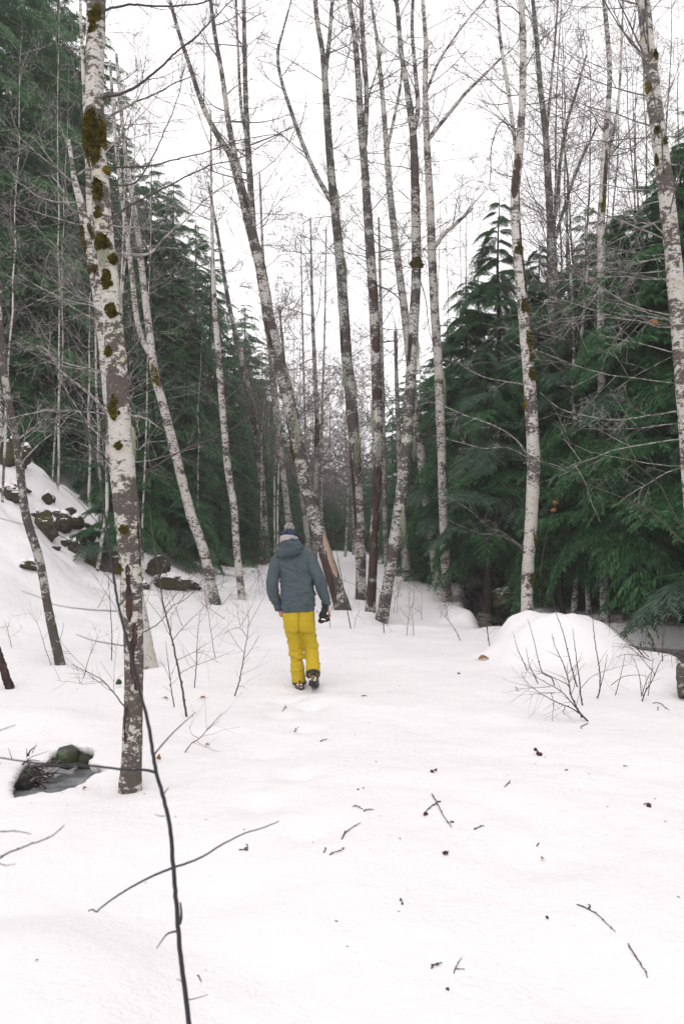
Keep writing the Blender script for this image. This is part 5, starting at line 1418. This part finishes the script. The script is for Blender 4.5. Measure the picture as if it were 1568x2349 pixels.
# the young tree right in front, soft because it is so near
Ysap = 1.95
P_ = [(478, 2960), (455, 2640), (433, 2349), (415, 2200), (405, 2080), (398, 1990), (390, 1900), (375, 1830), (358, 1770), (350, 1720), (340, 1660), (325, 1600), (312, 1550), (300, 1500), (285, 1440), (270, 1380), (258, 1300), (248, 1230), (238, 1160), (225, 1090), (213, 1030), (200, 985), (186, 935), (176, 895)]
sap = shoot_thing('sapling', 'dark slender sapling crossing the near foreground, out of focus', 'sapling', (478, 2880),
    [(P_, .0078, .0022, .35), ([(398, 1990), (440, 1976), (470, 1962), (505, 1940), (560, 1912), (600, 1900), (640, 1884)], .0030, .0012, .10), ([(398, 1990), (345, 2012), (280, 2048), (232, 2082), (222, 2092), (212, 2086), (203, 2090)], .0032, .0016, -.05),
     ([(358, 1772), (330, 1766), (290, 1766), (200, 1756), (100, 1752), (0, 1738), (-40, 1730)], .0034, .0014, -.15), ([(353, 1732), (375, 1705), (400, 1678), (425, 1655), (450, 1633)], .0024, .001, .1), ([(410, 2135), (385, 2142), (370, 2160), (359, 2176)], .0026, .0012, -.05),
     ([(374, 1824), (380, 1815), (387, 1807)], .0016, .001), ([(378, 1872), (366, 1872), (355, 1868)], .0013, .0007), ([(429, 2294), (450, 2290), (476, 2282)], .0016, .0008), ([(420, 2255), (412, 2248), (405, 2246)], .0012, .0007), ([(412, 2120), (416, 2100), (414, 2070)], .004, .002),
     ([(272, 1392), (290, 1372), (330, 1352), (380, 1300), (430, 1225)], .0022, .0009, .1), ([(268, 1402), (200, 1398), (130, 1388), (90, 1370), (50, 1356)], .0014, .0006, -.1), ([(250, 1305), (200, 1265), (130, 1225), (60, 1205), (-20, 1183)], .0015, .0007, -.1),
     ([(290, 1482), (250, 1476), (210, 1468), (175, 1455)], .0016, .0007, -.1), ([(243, 1222), (225, 1200), (160, 1130), (100, 1090)], .0014, .0006, -.05), ([(262, 1340), (228, 1300), (205, 1270)], .0012, .0006)],
    'sapling_bark', depth=Ysap, seed=1, buds=False)
shoot_thing('bare_twig', 'thin blurred twig reaching in from the left edge over the near snow', 'twig', (-90, 2050),
    [([(-90, 2060), (-40, 2000), (0, 1967), (62, 1940), (118, 1918), (148, 1893)], .0026, .001), ([(-10, 1972), (10, 1985), (36, 1982)], .0012, .0006), ([(-60, 1912), (0, 1908), (40, 1907), (72, 1913)], .0018, .0008), ([(-30, 1690), (0, 1676), (36, 1663)], .0014, .0007)], 'twig_dark', depth=1.7, seed=2)

GS = 'bare shoots standing in the snow'
SHOOTS = [
    ('bare_shoot', 'bare many twigged shoot in the snow left of the yellow trousers', (538, 1597), [([(538, 1597), (550, 1558), (560, 1500), (568, 1452), (570, 1424), (569, 1402)], .007, .002), ([(558, 1515), (576, 1490), (596, 1456)], .003, .0015), ([(566, 1460), (545, 1440), (500, 1460)], .003, .0015), ([(562, 1500), (544, 1478), (520, 1440)], .0028, .0014), ([(552, 1548), (570, 1540), (592, 1530)], .002, .001), ([(544, 1575), (560, 1576), (566, 1582)], .002, .001)], 'twig_dark', 4),
    ('bare_shoot', 'tall dark forked shoot right of the thick front trunk', (428, 1644), [([(428, 1644), (415, 1565), (402, 1500), (388, 1440), (372, 1370), (362, 1300), (352, 1230), (344, 1170)], .011, .003), ([(412, 1545), (445, 1528), (500, 1508), (540, 1490)], .003, .0012), ([(405, 1515), (440, 1498), (485, 1470)], .003, .0012), ([(395, 1470), (420, 1440), (470, 1390)], .004, .0015), ([(378, 1395), (420, 1345), (462, 1300)], .003, .0012), ([(366, 1330), (380, 1280), (400, 1250)], .003, .0012)], 'twig_olive', 8),
    ('bare_shoot', 'thin straight shoot just right of the thick front trunk base', (400, 1622), [([(400, 1622), (393, 1580), (386, 1520), (380, 1470)], .006, .002), ([(390, 1560), (378, 1530), (366, 1516)], .002, .001)], 'twig_olive', 4),
    ('bare_shoot', 'crooked shoot with small side buds between forked shoot and man', (446, 1578), [([(446, 1578), (450, 1530), (452, 1488), (455, 1440), (460, 1400)], .006, .002), ([(452, 1497), (470, 1500), (500, 1520)], .002, .001), ([(450, 1540), (430, 1520), (418, 1490)], .002, .001)], 'twig_olive', 5),
    ('bare_shoot', 'thin red brown shoot left of the thick front trunk', (256, 1515), [([(256, 1515), (257, 1460), (254, 1400), (250, 1340), (246, 1280)], .007, .002), ([(256, 1450), (266, 1444), (274, 1440)], .002, .001), ([(252, 1370), (230, 1340), (215, 1310)], .002, .001)], 'twig_red', 5),
    ('bare_shoot', 'fallen brown leafed bramble beside the thick front trunk', (424, 1726), [([(424, 1726), (440, 1705), (460, 1692), (480, 1668), (510, 1636)], .004, .0015), ([(450, 1700), (470, 1712), (478, 1712)], .002, .001), ([(458, 1694), (440, 1684), (434, 1665)], .002, .001), ([(474, 1676), (494, 1660), (505, 1655)], .0018, .001)], 'twig_red', 4),
    ('bare_shoot', 'slim shoot left of the split trunk foot, right of the glove', (757, 1440), [([(757, 1440), (756, 1410), (765, 1385), (768, 1350), (766, 1320)], .005, .0018), ([(764, 1388), (778, 1375), (790, 1360)], .002, .001)], 'twig_olive', 3),
    ('bare_shoot', 'long dark shoot leaning across the split trunk foot', (804, 1442), [([(804, 1442), (798, 1410), (790, 1370), (782, 1320), (772, 1270), (760, 1220), (752, 1180)], .009, .003), ([(784, 1330), (820, 1345), (846, 1368)], .004, .0018)], 'twig_dark', 6),
    ('bare_shoot', 'short shoot right of the split trunk foot', (812, 1440), [([(812, 1440), (817, 1415), (824, 1400), (822, 1375)], .004, .0015), ([(818, 1412), (830, 1418), (838, 1432)], .0018, .001)], 'twig_dark', 2),
    ('bare_shoot', 'thin upright shoot below the stripped trunk', (880, 1452), [([(880, 1452), (879, 1425), (876, 1400), (872, 1380)], .008, .003), ([(878, 1415), (892, 1440), (904, 1455)], .003, .0015)], 'twig_olive', 3),
    ('bare_shoot', 'shoot with withered brown leaves below the bowed trunk', (932, 1458), [([(932, 1458), (936, 1425), (942, 1395), (950, 1375)], .006, .002), ([(948, 1458), (947, 1430), (944, 1400)], .005, .002), ([(938, 1420), (925, 1405), (912, 1390)], .002, .001)], 'twig_olive', 4),
    ('bare_shoot', 'leaning pair of dark shoots left of the creek stone', (1056, 1470), [([(1056, 1470), (1040, 1440), (1020, 1415), (1005, 1400)], .006, .002), ([(1028, 1424), (1022, 1395), (1012, 1360)], .004, .002)], 'twig_dark', 4),
    ('bare_shoot', 'reddish pair of shoots in front of the creek stone', (1122, 1482), [([(1122, 1482), (1118, 1455), (1112, 1420), (1105, 1385), (1098, 1360)], .007, .002), ([(1119, 1468), (1116, 1430), (1110, 1400)], .005, .002)], 'twig_red', 3),
    ('bare_shoot', 'thorny short shoot, leftmost on the front of the hummock', (1207, 1536), [([(1207, 1536), (1198, 1515), (1186, 1488), (1176, 1450)], .006, .002), ([(1198, 1512), (1190, 1500), (1184, 1496)], .002, .001)], 'twig_dark', 0),
    ('bare_shoot', 'short thorny shoot, second from left on the hummock', (1233, 1568), [([(1233, 1568), (1222, 1545), (1212, 1520), (1205, 1485)], .006, .002)], 'twig_dark', 0),
    ('bare_shoot', 'kinked tall thorny shoot on the hummock with a bent foot', (1271, 1573), [([(1271, 1573), (1264, 1555), (1245, 1545), (1235, 1520), (1225, 1475), (1214, 1435), (1208, 1420)], .007, .002)], 'twig_olive', 0),
    ('bare_shoot', 'tallest reddish shoot rising above the top of the hummock', (1323, 1576), [([(1323, 1576), (1312, 1540), (1300, 1490), (1290, 1450), (1276, 1410), (1268, 1380), (1262, 1360)], .008, .002), ([(1304, 1506), (1296, 1506), (1290, 1506)], .002, .001)], 'twig_red', 0),
    ('bare_shoot', 'upright shoot with dark buds in the middle of the hummock', (1335, 1618), [([(1335, 1618), (1330, 1590), (1328, 1560), (1322, 1520), (1317, 1480), (1314, 1455), (1312, 1440)], .008, .002)], 'twig_olive', 0),
    ('bare_shoot', 'tall thorny forked shoot on the right shoulder of the hummock', (1368, 1602), [([(1368, 1602), (1374, 1585), (1374, 1540), (1366, 1490), (1360, 1440), (1356, 1405), (1350, 1370)], .008, .0022), ([(1373, 1585), (1384, 1545), (1392, 1500)], .005, .002)], 'twig_olive', 1),
    ('bare_shoot', 'bent thin shoot arching over the right bank', (1410, 1595), [([(1410, 1595), (1420, 1560), (1428, 1525), (1432, 1500)], .005, .002), ([(1400, 1572), (1430, 1552), (1470, 1549), (1490, 1556)], .004, .002)], 'twig_red', 0),
    ('bare_shoot', 'branching thorny shoots at the brink of the right bank', (1471, 1609), [([(1471, 1609), (1480, 1585), (1495, 1560), (1510, 1525), (1525, 1500)], .007, .002), ([(1470, 1598), (1482, 1560), (1500, 1530)], .005, .002), ([(1485, 1596), (1492, 1550), (1497, 1510)], .005, .002), ([(1470, 1595), (1465, 1550), (1452, 1510)], .005, .002), ([(1502, 1548), (1470, 1510), (1440, 1480)], .004, .002)], 'twig_olive', 4),
]
for i, (nm, lab, b, st, mat, tw) in enumerate(SHOOTS):
    shoot_thing(nm, lab, 'shoot', b, st, mat, GS, tw, 20 + i, (.1, .35))
shoot_thing('fallen_branch', 'dark branching bush lying over the snow before the hummock', 'branch', (1348, 1655),
    [([(1348, 1655), (1335, 1642), (1322, 1625), (1308, 1590), (1300, 1552), (1290, 1520), (1275, 1490), (1264, 1458)], .009, .002, .15), ([(1335, 1642), (1310, 1625), (1270, 1608), (1230, 1585), (1200, 1555), (1196, 1540)], .006, .0015, -.1), ([(1340, 1648), (1300, 1600), (1280, 1582), (1250, 1565), (1215, 1545), (1205, 1530)], .006, .0015, -.05),
     ([(1304, 1572), (1270, 1555), (1240, 1542), (1205, 1535)], .004, .0012, .05), ([(1330, 1580), (1360, 1550), (1410, 1532), (1442, 1524)], .003, .0012, .2), ([(1270, 1590), (1240, 1590), (1214, 1594)], .003, .0012, -.1), ([(1262, 1588), (1268, 1610), (1266, 1650), (1265, 1680)], .003, .0012, -.15), ([(1262, 1575), (1220, 1578), (1184, 1580)], .003, .001, -.1),
     ([(1296, 1618), (1290, 1636), (1298, 1640)], .003, .001, -.1)], 'twig_dark', twigs=10, seed=70, tl=(.12, .35))
shoot_thing('broken_stub', 'broken reddish stub at the left frame edge', 'stub', (22, 1579), [([(24, 1580), (12, 1545), (2, 1510), (-6, 1485)], .055, .035)], 'bare_wood', None, 0, 71, buds=False)
# brambles on the brink and over the creek
for i, (b, lab) in enumerate([((1430, 1545), 'tangle of bramble stems over the creek behind the right bank'), ((1520, 1560), 'bramble tangle beside the thick pale trunk at the right edge'), ((1150, 1420), 'thin brush over the creek at the foot of the white trunk'), ((1355, 1470), 'bramble stems behind the right shoulder of the hummock')]):
    rs = np.random.RandomState(600 + i); p = at(b[0], b[1], (12.2, 9.8, 17.2, 12.6)[i]); p[2] = gz(p[0], p[1]) - .05
    root = thing('bramble', lab, 'bramble', p, 'brambles along the creek')
    for k in range(11):
        mb = MB(); grow(mb, p + rs.normal(size=3) * (.25, .15, 0), np.array((rs.normal() * .9, rs.normal() * .5, rs.uniform(.5, 1.4))), rs.uniform(.5, 1.1), .006, 1, rs, up=-.9, minr=.0022)
        mb.build('stem', M[('twig_red', 'twig_olive', 'twig_dark')[k % 3]], root, off=p)
# thin brush in front of the left slope and between the trunks
for i, (px, py, n, lab) in enumerate([(320, 1420, 7, 'brush of fine twigs behind the thick front trunk'), (470, 1395, 6, 'fine bare brush at the foot of the slim pale trunks'), (590, 1360, 6, 'fine bare brush left of the man at shoulder height'), (960, 1410, 6, 'fine brush on the snow shelf right of the bowed trunk'), (150, 1510, 5, 'sparse fine twigs beside the thin leaning trunk'), (690, 1330, 4, 'fine brush behind the man beside the leaning trunk'), (1060, 1400, 5, 'fine brush above the creek shelf'), (600, 1420, 4, 'sparse thin shoots left of the jacket hem')]):
    rs = np.random.RandomState(640 + i); p = hit(px, py)
    root = thing('brush', lab, 'brush', p - np.array((0, 0, .03)))
    for k in range(n):
        q = p + rs.normal(size=3) * (.5, .4, 0); q[2] = gz(q[0], q[1]) - .04
        mb = MB(); grow(mb, q, np.array((rs.normal() * .4, rs.normal() * .3, 1.0)), rs.uniform(.5, 1.3), .005, 2, rs, up=.1, minr=p[1] * .00014, dens=.8)
        mb.build('stem', M['twig_olive' if k % 2 else 'twig_red'], root, off=root.location)

# litter lying on the snow: twigs traced from the photograph, each one a thing
def twig_on_snow(label, pts_list, r, mat='twig_dark', seed=0, name='fallen_twig', group='twigs lying on the snow', bud=None):
    rs = np.random.RandomState(seed + 300)
    b = hit(*pts_list[0][0])
    root = bpy.data.objects.new('x', None)
    mb = MB()
    for pts in pts_list:
        P = np.array([hit(*q) + (0, 0, r * .8) for q in pts]); S = spline(P, max(4, 5 * len(pts))); S[1:-1, 2] += rs.uniform(0, r * 2, len(S) - 2)
        S[1:-1, :2] += rs.normal(size=(len(S) - 2, 2)) * r * .5
        tube(mb, S, np.linspace(r, r * .55, len(S)), 6, cap=True)
        for q in range(3, len(S), 6): ball(mb, S[q] + (rs.normal() * r * .5, rs.normal() * r * .5, r * .3), (r * 1.6,) * 3, seg=6)
    bpy.data.objects.remove(root)
    if bud is None:
        o = mb.build(name, M[mat], None, off=b); o.location = b
        return tag(o, label, 'twig', group)
    root = thing(name, label, 'twig', b, group); mb.build('stem', M[mat], root, off=b)
    bb = MB()
    for (x, y, s) in bud:
        p = hit(x, y) + (0, 0, s * .5)
        for k in range(4): ball(bb, p + rs.normal(size=3) * s * .45, rs.uniform(.4, .9, 3) * s, seg=8)
    bb.build('seed_cluster', M['red_bud'], root, off=b)
TW = [
    ('forked twig with a red bud cluster, largest one on the right snow', [[(990, 1822), (1001, 1842), (1010, 1862), (1024, 1885), (1035, 1898)], [(1002, 1844), (988, 1852), (976, 1864), (973, 1872)], [(1001, 1842), (1009, 1840)], [(1032, 1888), (1040, 1887)]], .0036, [(977, 1870, .014)]),
    ('dark red seed cluster with upright stalk on the snow right of centre', [[(1232, 1722), (1231, 1729)]], .003, [(1232, 1732, .022)]),
    ('small bud cluster with bent stalk on the snow below the man', [[(992, 1771), (998, 1766), (1002, 1765)]], .0028, [(993, 1772, .016)]),
    ('short forked twig beside a pale patch right of centre', [[(1156, 1806), (1162, 1801), (1170, 1790)], [(1160, 1802), (1169, 1797)]], .0026, None),
    ('two part twig with a thick black tip in the middle snow', [[(809, 1851), (820, 1852), (832, 1858)], [(834, 1862), (842, 1859), (857, 1858)]], .0032, None),
    ('long thin twig with a fork below the two part twig', [[(783, 1926), (790, 1914), (805, 1902), (826, 1888)], [(788, 1917), (792, 1908)]], .003, None),
    ('small dark twig left of the long thin one', [[(755, 1962), (768, 1957), (780, 1954), (790, 1945)]], .003, None),
    ('tiny dark chip left of the small twig', [[(742, 1957), (746, 1950), (745, 1946)]], .0026, None),
    ('straight knobbly twig beside the forked bud twig', [[(1087, 1904), (1098, 1899), (1110, 1895)]], .0034, None),
    ('ragged dark bud cluster with whiskers below the forked twig', [[(1014, 1958), (1022, 1955), (1030, 1954)]], .0025, [(1021, 1959, .014)]),
    ('purplish bud cluster on the snow near the right edge', [[(1476, 1847), (1486, 1845), (1494, 1846)]], .003, [(1486, 1850, .018)]),
    ('long curved twig at lower right, upper of two', [[(1322, 2076), (1350, 2088), (1374, 2104), (1392, 2122), (1410, 2139)], [(1350, 2088), (1352, 2080), (1347, 2076)]], .0026, None),
    ('long curved twig at lower right, lower of two', [[(1440, 2166), (1450, 2186), (1464, 2206), (1474, 2222), (1484, 2244)]], .0028, None),
    ('short dark twig with a knob in the lower snow', [[(988, 2223), (996, 2217), (1013, 2211)]], .0034, None),
    ('faint reddish twig beside the short knobbed one', [[(1040, 2234), (1044, 2222), (1058, 2198)], [(1044, 2224), (1062, 2224)]], .002, None),
    ('single dark bud low on the right snow', [[(1251, 2105), (1255, 2108)]], .0036, None),
    ('tiny red bud low in the middle snow', [[(1023, 2271), (1026, 2272)]], .003, None),
    ('pair of tiny buds in the middle lower snow', [[(917, 2066), (920, 2068)], [(921, 2075), (923, 2076)]], .003, None),
    ('small cross shaped twig left of centre', [[(548, 1951), (560, 1950), (568, 1952)], [(566, 1952), (568, 1944), (564, 1937)], [(560, 1950), (566, 1946)]], .0028, None),
    ('thin twig standing up below the boots', [[(648, 1632), (653, 1624), (656, 1618)], [(652, 1626), (656, 1624)]], .003, None),
    ('small forked twig below the boots', [[(674, 1680), (680, 1674), (685, 1668)], [(680, 1674), (676, 1672)]], .0032, None),
    ('short straight dark twig below the boots to the right', [[(734, 1702), (742, 1699), (751, 1696)]], .0036, None),
    ('short dark twig to the right of the boots', [[(829, 1598), (835, 1597), (841, 1598)]], .0045, None),
    ('thin crooked twig left of the dark branching bush', [[(1182, 1577), (1186, 1585), (1192, 1586)]], .0035, None),
    ('small curved twig right of the dark branching bush', [[(1332, 1667), (1340, 1664), (1348, 1660)], [(1332, 1668), (1333, 1672)]], .0035, None),
    ('bent twig at the right edge below the thick trunk', [[(1496, 1614), (1512, 1615), (1524, 1624), (1534, 1630)], [(1508, 1622), (1508, 1630)]], .004, None),
    ('thin twig at lower centre behind the near sapling', [[(453, 2238), (458, 2246), (463, 2254)]], .002, None),
    ('tiny dark speck of bark in the snow right of the man', [[(1050, 1546), (1053, 1546)]], .006, None),
    ('tiny leaf stalk on the snow near the right, below the bud', [[(1430, 1756), (1431, 1759), (1440, 1757)]], .0024, None),
    ('tiny red speck right of the upright seed cluster', [[(1296, 1768), (1300, 1767)]], .0034, None),
    ('faint short twig beyond the knobbly one', [[(1230, 1942), (1235, 1936)]], .0026, None),
    ('thin short twig between the two part twig and forked bud twig', [[(819, 1813), (822, 1811)], [(832, 1809), (834, 1808)]], .0026, None),
]
for i, (lab, pl, r, bud) in enumerate(TW):
    twig_on_snow(lab, pl, r, 'twig_dark', i, bud=bud)

def leaf(px, py, L, label, az, seed, mat='dead_leaf', lift=.012, pos=None, tilt=.3):
    rs = np.random.RandomState(seed); p = hit(px, py) if pos is None else pos
    n = 9; u = np.linspace(0, 1, n); w = L * .30 * np.sin(u ** .8 * math.pi) * (1 + .12 * np.sin(u * 21))
    mid = np.stack((L * (u - .5), 0 * u, L * .12 * np.sin(u * 3.1)), -1)
    l = mid + np.stack((0 * u, w, w * .45), -1); r = mid + np.stack((0 * u, -w, w * .35), -1)
    Vv = np.concatenate((l, mid, r)); i = np.arange(n - 1)
    up = np.concatenate((np.stack((i, i + n, i + n + 1, i + 1), -1), np.stack((i + n, i + 2 * n, i + 2 * n + 1, i + n + 1), -1)))
    mb = MB(); mb.add(Vv, up); tube(mb, [(-L * .5, 0, 0), (-L * .66, .01 * L, .03 * L), (-L * .8, .04 * L, .02 * L)], L * .015, 4)
    o = mb.build('dead_leaf', M[mat]); o.location = p + np.array((0, 0, lift)); o.rotation_euler = (tilt, rs.uniform(-.2, .2), az)
    sld = o.modifiers.new('t', 'SOLIDIFY'); sld.thickness = .0012
    return tag(o, label, 'leaf', 'dead leaves')
leaf(1109, 1514, .16, 'curled orange brown leaf lying on the snow left of the hummock', .1, 1)
leaf(363, 1746, .07, 'small upright brown leaf in the snow beside the front trunk foot', 1.4, 2, tilt=1.2, lift=.03)
leaf(466, 1604, .07, 'brown leaf lying under the crooked shoot', .4, 3)
leaf(380, 1605, .06, 'thin brown leaf fallen beside the straight shoot', .1, 4)
leaf(195, 1812, .035, 'tiny reddish leaf on the snow right of the stream hole', .9, 5)
leaf(1243, 1974, .03, 'tiny pinkish leaf scrap on the right snow', 1.0, 6)
leaf(272, 1576, .11, 'green sprig sticking up from the snow left of the front trunk', 1.2, 7, 'green_sprig', .05, tilt=1.0)
leaf(476, 1712, .04, 'little brown leaf on the fallen bramble', .3, 8)
# leaves that still hang on twigs
for i, (px, py, Y, L, lab) in enumerate([(1500, 740, 8.3, .10, 'tan dead leaf hanging before the right conifers, beside the thick pale trunk'), (1407, 412, 8.4, .09, 'orange dead leaf hanging high beside the pinkish trunk'), (1267, 1170, 12.8, .10, 'pale brown leaf hanging right of the white trunk, lower of a pair'), (1272, 1153, 12.8, .10, 'rust brown leaf hanging right of the white trunk, upper of a pair'), (1506, 892, 8.3, .08, 'small tan leaf hanging low beside the thick pale trunk'), (760, 1404, 20, .16, 'brown leaf low on the shoot leaning over the split foot')]):
    leaf(0, 0, L, lab, .4 + i, 30 + i, pos=at(px, py, Y), tilt=1.5, lift=0)
# the twig that the pair right of the white trunk hangs from
tw = MB(); S = spline(np.array([at(1238, 1320, 12.9), at(1246, 1260, 12.85), at(1262, 1190, 12.8), at(1278, 1130, 12.8), at(1284, 1060, 12.85)]), 30); tube(tw, S, np.linspace(.006, .002, 30), 6)
for q in (9, 18, 24): tube(tw, [S[q], S[q] + (.03, 0, -.02), S[q] + (.02, 0, -.06)], .0015, 4)
o = tw.build('hanging_twig', M['twig_olive'], None, off=S[0]); o.location = S[0]; tag(o, 'thin twig rising behind the hummock with two dead leaves', 'twig')

# fine crumbs of bark and needles on the snow, too small to count
rs = np.random.RandomState(55); lt = MB()
for i in range(520):
    if i % 3: x, y = rs.uniform(-6, 4), 3 + 13 * rs.rand() ** 1.3
    else:
        d_ = list(TREES.values())[rs.randint(len(TREES))]; c_ = at(d_['pts'][-1][0], d_['pts'][-1][1], d_['Y']); x, y = c_[0] + rs.normal() * .9, c_[1] + rs.normal() * .7
    if inside(HOLE, np.array([x]), np.array([y]))[0]: continue
    p = np.array((x, y, float(gz(x, y)) + .002)); L = rs.uniform(.003, .013); a = rs.uniform(0, 6.28)
    d = np.array((math.cos(a), math.sin(a), rs.uniform(-.1, .3))) * L; s_ = np.array((-math.sin(a), math.cos(a), 0)) * L * rs.uniform(.12, .4)
    lt.add([p - d, p + s_, p + d, p - s_, p + (0, 0, L * .4)], None, [(0, 3, 4), (3, 2, 4), (2, 1, 4), (1, 0, 4)])
lo_ = lt.build('needle_litter', M['twig_olive'], None, smooth=False)
tag(lo_, 'fine dark crumbs of bark and needles sprinkled on the snow', 'litter', kind='stuff')

# ------------------------------------------------------------------ the damp winter air
hz = MB()
x0, x1, y0, y1, z0, z1 = -71, 71, -31, 101, -2.5, 36.0
hz.add([(x0, y0, z0), (x1, y0, z0), (x1, y1, z0), (x0, y1, z0), (x0, y0, z1), (x1, y0, z1), (x1, y1, z1), (x0, y1, z1)], [(0, 3, 2, 1), (4, 5, 6, 7), (0, 1, 5, 4), (1, 2, 6, 5), (2, 3, 7, 6), (3, 0, 4, 7)])
hm_ = bpy.data.materials.new('haze'); hm_.use_nodes = True
nn = hm_.node_tree.nodes; nn.clear()
ho_ = nn.new('ShaderNodeOutputMaterial'); pv = nn.new('ShaderNodeVolumePrincipled')
pv.inputs['Color'].default_value = (.97, .96, .95, 1); pv.inputs['Density']  .default_value = .0014; pv.inputs['Anisotropy'].default_value = .2
hm_.node_tree.links.new(pv.outputs[0], ho_.inputs['Volume'])
hb_ = hz.build('haze', hm_, None, smooth=False); hb_['kind'] = 'stuff'
